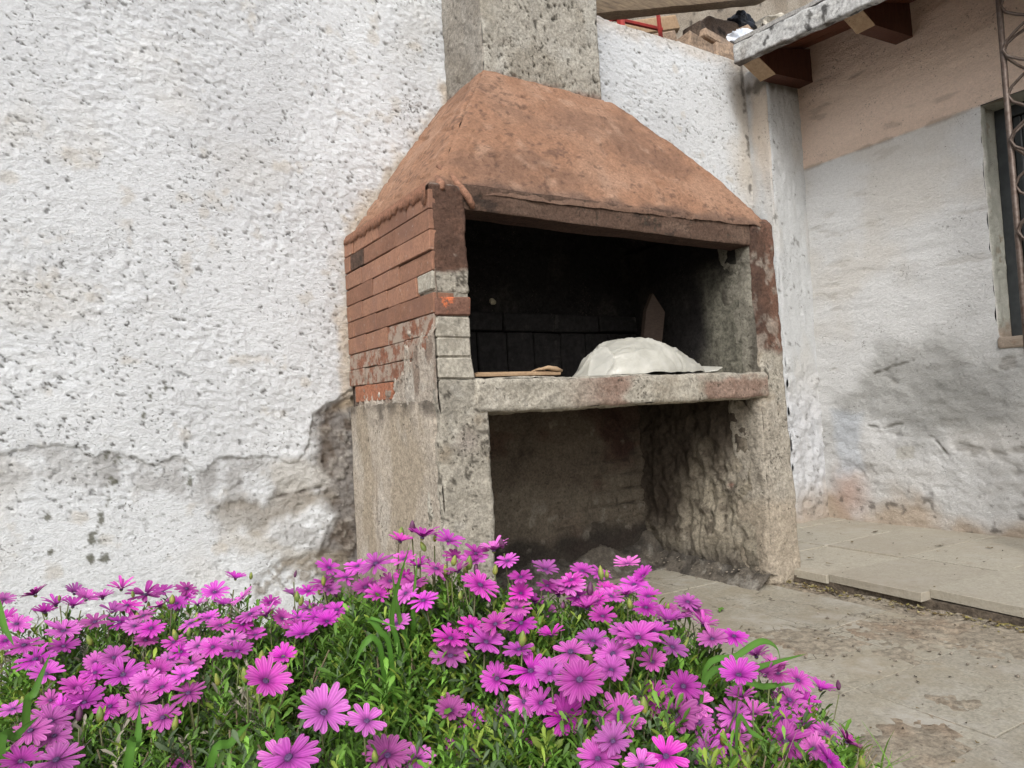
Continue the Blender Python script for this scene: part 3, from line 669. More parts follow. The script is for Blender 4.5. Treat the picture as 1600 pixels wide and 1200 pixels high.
# right pillar + right wall
def rp_col(P, n):
    z = P[:, 2]; C = conc_col(P, n); b = brown_col(P, n)
    b = mix(b, (.23, .125, .088), ss(1.325, 1.36, P[:, 0])*.75)
    b = mix(b, (.07, .045, .036), ss(1.315, 1.285, P[:, 0]+.012*fbm(P, 14, 3, 3))*.5)
    sm = ss(.35, .75, fbm(P, 30, 4, 43)+.4*ss(1.0, .86, z)); b = mix(b, (.42, .37, .31), sm*.6)
    b = mix(b, (.05, .04, .035), ss(.35, .7, fbm(P, 26, 4, 53))*ss(.95, .85, z)*.6)
    C = mix(C, b, ss(.80, .835, z+.03*fbm(P, 14, 4, 63)))
    low = ss(.66, .62, z); C = mix(C, (.43, .385, .32), low*.5); C = mix(C, (.47, .40, .31), ss(.32, .25, z+.03*fbm(P, 12, 3, 73))*.8)
    C = mix(C, (.22, .19, .15), ss(1.295, 1.25, P[:, 0])*np.where(n[:, 1] < -.5, 1, .3)*ss(.66, .6, z)*.6)
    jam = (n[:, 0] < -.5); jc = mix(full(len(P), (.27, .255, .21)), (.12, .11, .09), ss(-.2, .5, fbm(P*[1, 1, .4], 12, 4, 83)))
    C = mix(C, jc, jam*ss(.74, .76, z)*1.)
    return C
def rp_h(P, n):
    return rough_h(.0035, 24, 9)(P, n) + np.where(n[:, 0] < -.5, -.008*ss(.70, .76, P[:, 2])*0, 0)
hexa('pillar', [(1.262, D, -.02), (1.432, D, -.02), (1.42, -.5, -.02), (1.262, -.5, -.02), (1.246, D, 1.30), (1.402, D+.004, 1.315), (1.40, -.5, 1.32), (1.246, -.5, 1.30)], M_conc, bbq, .0065, .004, 12, rp_col, .035, dispf=rp_h)
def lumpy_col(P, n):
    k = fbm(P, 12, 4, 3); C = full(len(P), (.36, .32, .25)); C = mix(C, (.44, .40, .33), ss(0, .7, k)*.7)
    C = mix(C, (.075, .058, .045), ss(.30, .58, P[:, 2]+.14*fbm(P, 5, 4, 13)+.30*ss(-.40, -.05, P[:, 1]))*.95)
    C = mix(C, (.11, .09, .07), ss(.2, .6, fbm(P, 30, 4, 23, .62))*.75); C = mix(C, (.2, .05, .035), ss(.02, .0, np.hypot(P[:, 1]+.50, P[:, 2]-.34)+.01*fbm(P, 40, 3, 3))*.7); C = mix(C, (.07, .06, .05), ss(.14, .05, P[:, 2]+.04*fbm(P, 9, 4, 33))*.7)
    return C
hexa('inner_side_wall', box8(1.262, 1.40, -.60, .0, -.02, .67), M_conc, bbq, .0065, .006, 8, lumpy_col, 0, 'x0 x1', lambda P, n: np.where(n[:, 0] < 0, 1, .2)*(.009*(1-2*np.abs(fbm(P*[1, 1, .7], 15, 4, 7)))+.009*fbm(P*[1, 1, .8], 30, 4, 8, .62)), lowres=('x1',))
def soot_col(P, n):
    C = full(len(P), (.020, .018, .018)); C = mix(C, (.05, .045, .04), ss(.2, .8, fbm(P*[1, 1, .6], 8, 5, 3))*.7); return C
def soot_r(P, n):
    C = soot_col(P, n); k = ss(-.36, -.50, P[:, 1]+.10*fbm(P*[1, 1, .5], 6, 4, 5))*ss(1.2, 1.05, P[:, 2]+.05*fbm(P, 7, 3, 9)); return mix(C, (.26, .25, .20), k*.75)
hexa('firebox_side', box8(1.249, 1.40, -.60, .0, .745, 1.30), M_soot, bbq, .01, .004, 10, soot_r, 0, 'x0 x1', None, lowres=('x1',))
hexa('firebox_side', box8(.10, .112, -.57, .0, .745, 1.26), M_soot, bbq, .02, .003, 10, soot_col, 0, 'x1', None)
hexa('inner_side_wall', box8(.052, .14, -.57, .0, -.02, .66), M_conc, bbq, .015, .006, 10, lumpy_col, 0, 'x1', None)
fb = hexa('firebox_back', box8(.11, 1.27, -.022, -.010, .745, 1.28), M_soot, bbq, .015, .003, 10, soot_col, 0, 'y0', None)
x = .115
while x < 1.24:
    wd = .118+random.uniform(-.006, .006); mesh_py('brick', *brick_geo(x, min(x+wd, 1.262), -.052, -.02, .752, .955, .004, .003), M_firebrick, fb); x += wd+.005
x = .115
while x < 1.24:
    wd = .225+random.uniform(-.006, .006); mesh_py('brick', *brick_geo(x, min(x+wd, 1.262), -.058, -.02, .962, 1.03, .004, .004), M_firebrick, fb); x += wd+.006
hexa('mortar_splash', box8(.53, .56, -.064, -.05, 1.055, 1.08), M_conc, bbq, .004, .006, 60, (.5, .45, .33), .012)
# under-shelf back wall with faint courses
def ub_h(P, n):
    x, z = P[:, 0], P[:, 2]; a = np.round(z/.062); zz = np.abs(z/.062-a); xj = np.abs((x/.16+.5*(a % 2))-np.round(x/.16+.5*(a % 2)))
    k = ss(.9, 1.0, x+.12*fbm(P, 6, 4, 3))*ss(.50, .42, z)*ss(.12, .18, z)+.25*ss(.2, .24, z)*ss(.32, .28, z)
    j = np.maximum(ss(.12, .05, zz-.0), ss(.05, .02, xj))
    return -.010*j*k+.008*fbm(P, 14, 4, 5)+.003*fbm(P, 45, 3, 6)+.012*ss(.19, .15, z+.03*fbm(P, 8, 4, 7))
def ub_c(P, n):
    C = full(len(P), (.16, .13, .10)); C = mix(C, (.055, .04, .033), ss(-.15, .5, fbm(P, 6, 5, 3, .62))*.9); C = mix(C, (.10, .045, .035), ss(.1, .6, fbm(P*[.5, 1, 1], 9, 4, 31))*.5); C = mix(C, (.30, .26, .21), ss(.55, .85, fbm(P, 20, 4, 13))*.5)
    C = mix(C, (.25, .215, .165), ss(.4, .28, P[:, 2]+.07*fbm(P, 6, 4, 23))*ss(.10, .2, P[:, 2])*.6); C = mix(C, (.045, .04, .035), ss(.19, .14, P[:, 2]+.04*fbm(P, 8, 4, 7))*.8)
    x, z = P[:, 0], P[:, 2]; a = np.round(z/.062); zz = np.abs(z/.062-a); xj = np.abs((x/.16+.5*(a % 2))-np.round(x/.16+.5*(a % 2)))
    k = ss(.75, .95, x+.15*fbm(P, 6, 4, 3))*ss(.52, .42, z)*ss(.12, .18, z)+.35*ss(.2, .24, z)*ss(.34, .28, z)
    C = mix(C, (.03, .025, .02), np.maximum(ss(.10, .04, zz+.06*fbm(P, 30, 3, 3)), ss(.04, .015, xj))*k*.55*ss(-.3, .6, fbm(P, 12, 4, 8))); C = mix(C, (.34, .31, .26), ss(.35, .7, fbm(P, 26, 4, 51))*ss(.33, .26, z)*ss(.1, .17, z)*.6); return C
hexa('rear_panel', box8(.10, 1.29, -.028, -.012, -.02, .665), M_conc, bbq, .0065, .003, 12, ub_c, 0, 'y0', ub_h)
# rubble and ash along the foot of the inner walls
a, b_ = np.meshgrid(np.arange(.15, 1.30, .008), np.arange(-.66, -.015, .008), indexing='ij'); P = np.stack([a.ravel(), b_.ravel(), 0*a.ravel()], 1)
dr = 1.262-P[:, 0]; db = -P[:, 1]-.02
z = .055*np.exp(-(dr/.06)**2)*(.9+.3*fbm(P, 9, 3, 4))+.085*np.exp(-(db/.11)**2)*(.9+.3*fbm(P, 7, 3, 5)); z = z+(.012*fbm(P, 26, 4, 6)+.008*np.abs(fbm(P, 48, 3, 7)))*ss(.004, .03, z)-.004
C = full(len(P), (.16, .14, .115)); C = mix(C, (.33, .31, .27), ss(.2, .7, fbm(P, 30, 4, 9))*.7); C = mix(C, (.05, .045, .04), ss(0, .6, fbm(P, 16, 4, 19))*.7)
P[:, 2] = np.where(z < .002, -.02, z); mesh_np('ash_and_rubble', P, grid_idx(a.shape[0], a.shape[1]), M_conc, bbq, C)['kind'] = 'stuff'
# lintel
def lin_col(P, n):
    C = mix(full(len(P), (.135, .085, .062)), (.20, .135, .10), ss(-.1, .7, fbm(P*[.3, 1, 1], 22, 4, 3))*.8); C = mix(C, (.04, .03, .025), ss(.5, .8, fbm(P*[.5, 1, 1], 30, 4, 13))*.7)
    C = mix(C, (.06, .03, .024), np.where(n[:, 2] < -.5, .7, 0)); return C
hexa('lintel', [(.10, D+.004, 1.204), (1.262, D+.004, 1.196), (1.262, -.57, 1.196), (.10, -.57, 1.204), (.10, D+.004, 1.275), (1.262, D+.004, 1.29), (1.262, -.57, 1.29), (.10, -.57, 1.275)], M_conc, bbq, .0065, .002, 10, lin_col, .006,
      dispf=lambda P, n: .0022*fbm(P*[.25, 1, 1], 40, 4, 5)-.004*(ss(.012, .0, np.hypot(P[:, 0]-.16, P[:, 2]-1.24))+ss(.012, .0, np.hypot(P[:, 0]-.42, P[:, 2]-1.235))+ss(.012, .0, np.hypot(P[:, 0]-.83, P[:, 2]-1.225))+ss(.012, .0, np.hypot(P[:, 0]-1.1, P[:, 2]-1.22))))
# hood
TER = (.325, .18, .113)
def hood_col(P, n):
    C = full(len(P), TER); C = mix(C, (.40, .245, .165), ss(-.1, .7, fbm(P, 5, 4, 3))*.7); C = mix(C, (.205, .118, .08), ss(0, .7, fbm(P*[.6, 1, 1], 8, 5, 13))*.7)
    C = mix(C, (.47, .31, .22), ss(.3, .8, fbm(P, 14, 4, 23))*.45); C = mix(C, (.11, .065, .05), ss(.48, .68, fbm(P, 60, 4, 33)+.3*fbm(P, 7, 3, 35))*.6)
    C = mix(C, (.13, .085, .065), ss(.03, .0, P[:, 2]-1.275+.016*fbm(P, 14, 4, 43))*.7); return C
def hood_h(P, n):
    fr = n[:, 1] < -.3
    lf = n[:, 0] < -.5
    bul = .020*np.sin(np.clip((P[:, 2]-1.26)/.54, 0, 1)*math.pi)
    gro = -.006*ss(.72, .95, np.sin((P[:, 2]*.86-P[:, 1]*.25)*125+1.5*fbm(P*[1, .2, 1], 9, 3, 4)))*ss(-.4, .3, fbm(P*[1, .5, 1], 9, 3, 6))
    return np.where(fr, bul, 0)+np.where(lf, gro, 0)+.006*fbm(P, 7, 3, 5)+.0018*fbm(P, 40, 4, 6)-.005*ss(.5, .8, fbm(P, 26, 4, 8))
hood = [(-.002, D-.006, 1.242), (1.40, D-.006, 1.268), (1.40, 0, 1.30), (-.002, 0, 1.252), (.40, -.302, 1.815), (.955, -.302, 1.815), (.955, 0, 1.81), (.40, 0, 1.81)]
hexa('hood', hood, M_hood, bbq, .0065, .004, 8, hood_col, .03, 'x0 x1 y0 z1', hood_h)
inner = [(.09, D+.08, 1.245), (1.32, D+.08, 1.255), (1.32, -.01, 1.255), (.09, -.01, 1.245), (.44, -.27, 1.78), (.92, -.27, 1.78), (.92, -.01, 1.78), (.44, -.01, 1.78)]
hexa('hood_lining', inner, M_soot, bbq, .04, .002, 8, soot_col, 0, 'x0 x1 y0 y1 z1', None, flip=True)
def drip(pts, rad): return tube(pts, rad, 10)
V, F = join([tube([(.075, D+.085, 1.345), (.088, D+.035, 1.30), (.10, D+.004, 1.262), (.112, D-.010, 1.235), (.124, D-.008, 1.216), (.128, D-.004, 1.208)], [.006, .010, .010, .010, .009, .005], 12),
             tube([(.052, D+.05, 1.30), (.044, D+.012, 1.268), (.04, D-.002, 1.25)], [.006, .012, .006], 12)])
mesh_py('mortar_run', V, F, rough_mat('mortar_run', (.33, .175, .115), .3, 220, .7, .003), bbq, True)
# ragged drip edge where the hood render overlaps the brick side
n_ = 60; V = []; F = []
for i in range(n_):
    y = -.655+.64*i/(n_-1); w0 = .010+.008*(math.sin(i*1.7)+math.sin(i*.63))*.5+.006*random.random()+.028*max(0, 1-i/14)*(.5+.5*math.sin(i*1.1))
    zt = 1.252+.004*i/n_
    V += [(.004, y, zt+.02), (-.004, y, zt+.004), (-.005, y, zt-w0), (.003, y, zt-w0-.002)]
for i in range(n_-1):
    for k in range(3): F.append((i*4+k, (i+1)*4+k, (i+1)*4+k+1, i*4+k+1))
mesh_py('render_edge', V, F, rough_mat('terracotta_edge', (.30, .15, .095), .3, 220, .7, .003), bbq, True)
# chimney
def chim_col(P, n):
    C = full(len(P), (.47, .445, .385)); C = mix(C, (.36, .33, .27), ss(-.1, .6, fbm(P, 7, 4, 3))*.7); C = mix(C, (.56, .545, .49), ss(.1, .7, fbm(P*[1, 1, .6], 12, 4, 13))*.6)
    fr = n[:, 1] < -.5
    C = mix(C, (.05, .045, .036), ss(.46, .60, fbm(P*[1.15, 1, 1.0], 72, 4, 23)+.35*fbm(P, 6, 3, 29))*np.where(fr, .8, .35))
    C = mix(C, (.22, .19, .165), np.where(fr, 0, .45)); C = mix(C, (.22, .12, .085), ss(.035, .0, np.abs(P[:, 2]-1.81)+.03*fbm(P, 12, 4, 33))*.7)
    return C
hexa('chimney', box8(.418, .939, -.286, -.0, 1.76, 3.1), M_conc, bbq, .0052, .003, 10, chim_col, .014, 'x0 x1 y0 z1', lambda P, n: .004*fbm(P, 26, 4, 5)-.008*ss(.46, .60, fbm(P*[1.15, 1, 1.0], 72, 4, 23)+.35*fbm(P, 6, 3, 29))*np.where(n[:, 1] < -.5, 1, .3))

# ------------------------------------------------------------------ things on the shelf
def bag():
    nu, nv = 150, 70; V = []
    u, v = np.meshgrid(np.linspace(0, 2*math.pi, nu), np.linspace(0, 1, nv), indexing='ij'); u = u.ravel(); v = v.ravel()
    rr = np.sin(v*math.pi/2)**.8
    X = np.cos(u)*rr; Y = np.sin(u)*rr
    hgt = np.clip(1-rr**2.3, 0, 1)**.62
    prof = np.interp(X, [-1, -.75, -.45, -.1, .3, .7, 1], [.28, .80, 1.04, 1.0, .84, .62, .36])
    P = np.stack([X*.29, Y*.16, 0*X], 1)
    ang = P@np.array([[.9, .4, 0], [-.4, .9, 0], [0, 0, 1]])
    fold = (1-np.abs(fbm(ang*[1, .45, 1], 11, 3, 5)))**2; fold2 = (1-np.abs(fbm(ang*[.5, 1, 1], 17, 3, 15)))**3
    Z = .132*hgt*prof+(.010*fold+.013*fold2-.009)*ss(0, .4, hgt)+.0015
    skirt = ss(.93, 1, rr)
    k = 1+.05*fbm(P, 9, 3, 25)*ss(.7, 1, rr)
    Px = P[:, 0]*k; Py = P[:, 1]*k
    Z = np.maximum(Z, .001)+.006*skirt*np.abs(fbm(P, 14, 2, 35))
    return np.stack([Px, Py, Z], 1), grid_idx(nu, nv, 0, True)
V, Q = bag()
bagt = thing('plastic_bag', 'crumpled cream plastic bag lying on the shelf of the barbecue', 'plastic bag', (.845, -.50, .752)); bagt.scale = (.91, 1, .96)
mesh_np('bag_body', V, Q, M_bag, bagt)
# loose ear of the bag at the right and thin film at the left
def flap(pts, th, mat, name, parent):
    V = []; n = len(pts); V = [Vector(p) for p in pts]+[Vector(p)+Vector((0, .003, th)) for p in pts]
    F = [tuple(range(n)), tuple(range(2*n-1, n-1, -1))]+[(i, (i+1) % n, n+(i+1) % n, n+i) for i in range(n)]
    return mesh_py(name, V, F, mat, parent, False)
flap([(.22, -.10, .004), (.28, -.11, .008), (.325, -.10, .020), (.29, -.06, .026), (.24, -.03, .03)], .003, M_bag, 'bag_ear', bagt)
fl = [(-.335, -.10, .001), (-.29, -.07, .06), (-.235, -.03, .095), (-.20, -.05, .10), (-.21, -.10, .06), (-.25, -.12, .03), (-.29, -.13, .001)]
flap(fl, .0015, M_film, 'clear_film', bagt)
bd = thing('leaning_board', 'small dark board leaning up behind the plastic bag', 'board', (1.10, -.27, .75))
mesh_py('board', [(-.05, -.0, .0), (.03, -.02, 0), (.078, -.03, .262), (.030, -.02, .335), (-.0, -.01, .27), (-.05, .015, 0), (.03, .0, 0), (.078, -.01, .262), (.030, -.002, .335), (.0, .008, .27)],
        [(0, 1, 2, 3, 4), (9, 8, 7, 6, 5), (0, 5, 6, 1), (1, 6, 7, 2), (2, 7, 8, 3), (3, 8, 9, 4), (4, 9, 5, 0)], wood_mat('dull_board', (.065, .045, .035), (.04, .028, .022), (2, 2, 8)), bd)
st = thing('wooden_slat', 'thin pale wooden slat lying on the left end of the shelf', 'wooden slat', (.13, -.62, .757))
mesh_py('slat', *join([brick_geo(.0, .285, -.012, .012, .000, .007, .001, .001), brick_geo(.01, .27, -.006, .016, .0075, .013, .001, .001)]), M_rawwood, st)
mesh_py('splinter', *join([tube([(.20, -.008, .016), (.24, -.012, .022), (.27, -.01, .017), (.292, -.008, .012)], [.002, .006, .008, .004], 6), tube([(.19, 0, .013), (.215, -.004, .019), (.235, -.004, .015)], [.001, .004, .002], 5)]), M_rawwood, st, True)

# ------------------------------------------------------------------ steel lattice post, right
post = thing('lattice_post', 'rusty steel lattice post of bent rods beside the window', 'post', (2.1, -1.15, 0))
corners = [(0, 0), (0, -.21), (.15, -.11)]
for cx, cy in corners:
    mesh_py('upright', *tube([(cx, cy-.0, -.0), (cx, cy, 1.0), (cx, cy, 2.9)], .0105, 10), M_rod, post, True)
for a in range(3):
    p, q = corners[a], corners[(a+1) % 3]
    pts = []; k = 0; z = .05
    while z < 2.85:
        # wave: bend rod that touches p and q in turn
        for s in np.linspace(0, 1, 7)[:-1]:
            t = .5-.5*math.cos((k+s)*math.pi); t = .02+t*.96
            pts.append((p[0]+(q[0]-p[0])*t, p[1]+(q[1]-p[1])*t, z+s*.165))
        z += .165; k += 1
    mesh_py('lacing_rod', *tube(pts, .0055, 6), M_rod, post, True)
    if a == 0:
        pts2 = [(x_, 2*(-.105)-y_ , z_) for x_, y_, z_ in pts]; mesh_py('lacing_rod', *tube([(x_-.011, y_, z_) for x_, y_, z_ in pts2], .0055, 6), M_rod, post, True)

# ------------------------------------------------------------------ things above the back wall
bm_ = thing('wooden_beam', 'weathered timber beam lying over the top of the white wall', 'beam', (1.2, .08, 2.36))
hexa('timber', [(-.15, -.02, -.020), (1.30, .0, .47), (1.30, .09, .47), (-.15, .07, -.020), (-.15, -.02, .055), (1.30, .0, .545), (1.30, .09, .545), (-.15, .07, .055)], M_beam, bm_, .02, .004, 6, (.5, .5, .5), .008)
def piece(name, label, cat, c, dims, rot, mat, group=None):
    V, F = brick_geo(-dims[0]/2, dims[0]/2, -dims[1]/2, dims[1]/2, -dims[2]/2, dims[2]/2, .008, .008)
    o = mesh_py(name, V, F, mat); o.location = c; o.rotation_euler = rot; tag(o, label, cat, group); return o
GB = 'loose bricks on the wall head'
piece('loose_brick', 'broken pale brick on the wall head, leftmost of the heap', 'brick', (1.86, .085, 2.39), (.20, .13, .07), (0, .05, .1), M_oldbrick, GB)
piece('loose_brick', 'pale brick directly left of the fascia end, on the wall head', 'brick', (2.06, .07, 2.385), (.20, .13, .075), (.02, .12, -.05), M_oldbrick, GB)
piece('loose_brick', 'flat pale brick lying across two others at the heap top', 'brick', (2.03, .10, 2.465), (.25, .12, .06), (0, .14, .04), M_oldbrick, GB)
piece('loose_brick', 'short dark upright brick end under the timber beam', 'brick', (1.93, .13, 2.50), (.07, .1, .10), (0, .1, .2), rough_mat('sooty_brick', (.12, .09, .07), .4, 150, .8, .004), GB)
s = hexa('masonry_stub', [(2.10, .19, 2.30), (2.9, .2, 2.30), (2.9, .40, 2.30), (2.10, .4, 2.30), (2.12, .19, 2.72), (2.75, .2, 2.74), (2.75, .4, 2.74), (2.12, .4, 2.72)], M_conc, None, .012, .018, 8,
      lambda P, n: mix(mix(full(len(P), (.20, .15, .12)), (.34, .26, .19), ss(-.2, .6, fbm(P, 7, 4, 3))), (.06, .05, .045), ss(.3, .7, fbm(P, 22, 4, 9))), .04)
tag(s, 'crumbling brown masonry stump rising behind the wall corner', 'masonry')
nw = hexa('neighbour_wall', box8(3.2, 6.6, 2.2, 2.4, -.05, 5.1), M_conc, None, .03, .01, 5, lambda P, n: mix(mix(full(len(P), (.46, .41, .34)), (.35, .30, .24), ss(-.2, .6, fbm(P, 5, 4, 3))), (.1, .085, .07), ss(.5, .8, fbm(P, 14, 4, 9))), .02, 'x0 y0 z1 x1')
tag(nw, 'rough beige neighbouring wall seen beyond the wall head', 'wall')
rc = thing('metal_frame', 'red painted metal frame standing behind the white wall', 'metal frame', (1.75, .35, 0))
for p0, p1, rr0 in (((-.09, 0, 2.3), (-.13, 0, 3.0), .022), ((.085, -.1, 2.3), (.03, -.1, 3.0), .012), ((-.3, .02, 2.62), (.2, .02, 2.66), .012), ((-.36, 0, 2.3), (-.28, 0, 3.0), .02), ((-.25, .03, 2.2), (-.25, .03, 0), .02), ((.1, .03, 2.4), (.1, .03, 0), .02), ((-.36, .03, 2.46), (-.12, .03, 2.66), .02)):
    mesh_py('bar', *tube([p0, p1], rr0, 6), M_red, rc)
pl = piece('timber_offcut', 'pale plank slanting up behind the white wall', 'plank', (2.02, .60, 2.80), (.62, .04, .09), (0, -.32, 0), M_rawwood)
tp = piece('timber_offcut', 'lower pale plank slanting behind the white wall', 'plank', (1.95, .55, 2.66), (.62, .04, .08), (0, -.36, 0), M_oldbrick)
def crumple(name, label, cat, c, r0, mat, seed, sq=(1, 1, .6)):
    nu, nv = 40, 24
    u, v = [q.ravel() for q in np.meshgrid(np.linspace(0, 2*math.pi, nu), np.linspace(0, math.pi, nv), indexing='ij')]
    P = np.stack([np.cos(u)*np.sin(v), np.sin(u)*np.sin(v), np.cos(v)], 1); k = 1+.38*(1-2*np.abs(fbm(P, 1.3, 2, seed)))
    o = mesh_np(name, P*k[:, None]*np.array(sq)*r0, grid_idx(nu, nv), mat, smooth=False); o.location = c; return tag(o, label, cat)
crumple('plastic_sheet', 'bluish white plastic sheet bunched behind the fascia board', 'plastic sheet', (2.31, .13, 2.56), .075, M_white, 5, (1.2, .8, .6))
crumple('black_sheet', 'black plastic scrap on the masonry behind the eave', 'plastic sheet', (2.42, .22, 2.72), .075, M_tarp, 9, (1, .8, .8))
crumple('pale_sack', 'pale sack lying on the roof edge beside the black plastic', 'sack', (2.62, .16, 2.70), .10, rough_mat('sackcloth', (.62, .58, .5), .3, 120, .7, .004), 15, (1.3, .9, .7))
piece('loose_brick', 'tan brick wedged above the white plastic sheet', 'brick', (2.36, .16, 2.625), (.10, .09, .05), (.1, .1, .3), M_oldbrick, GB)

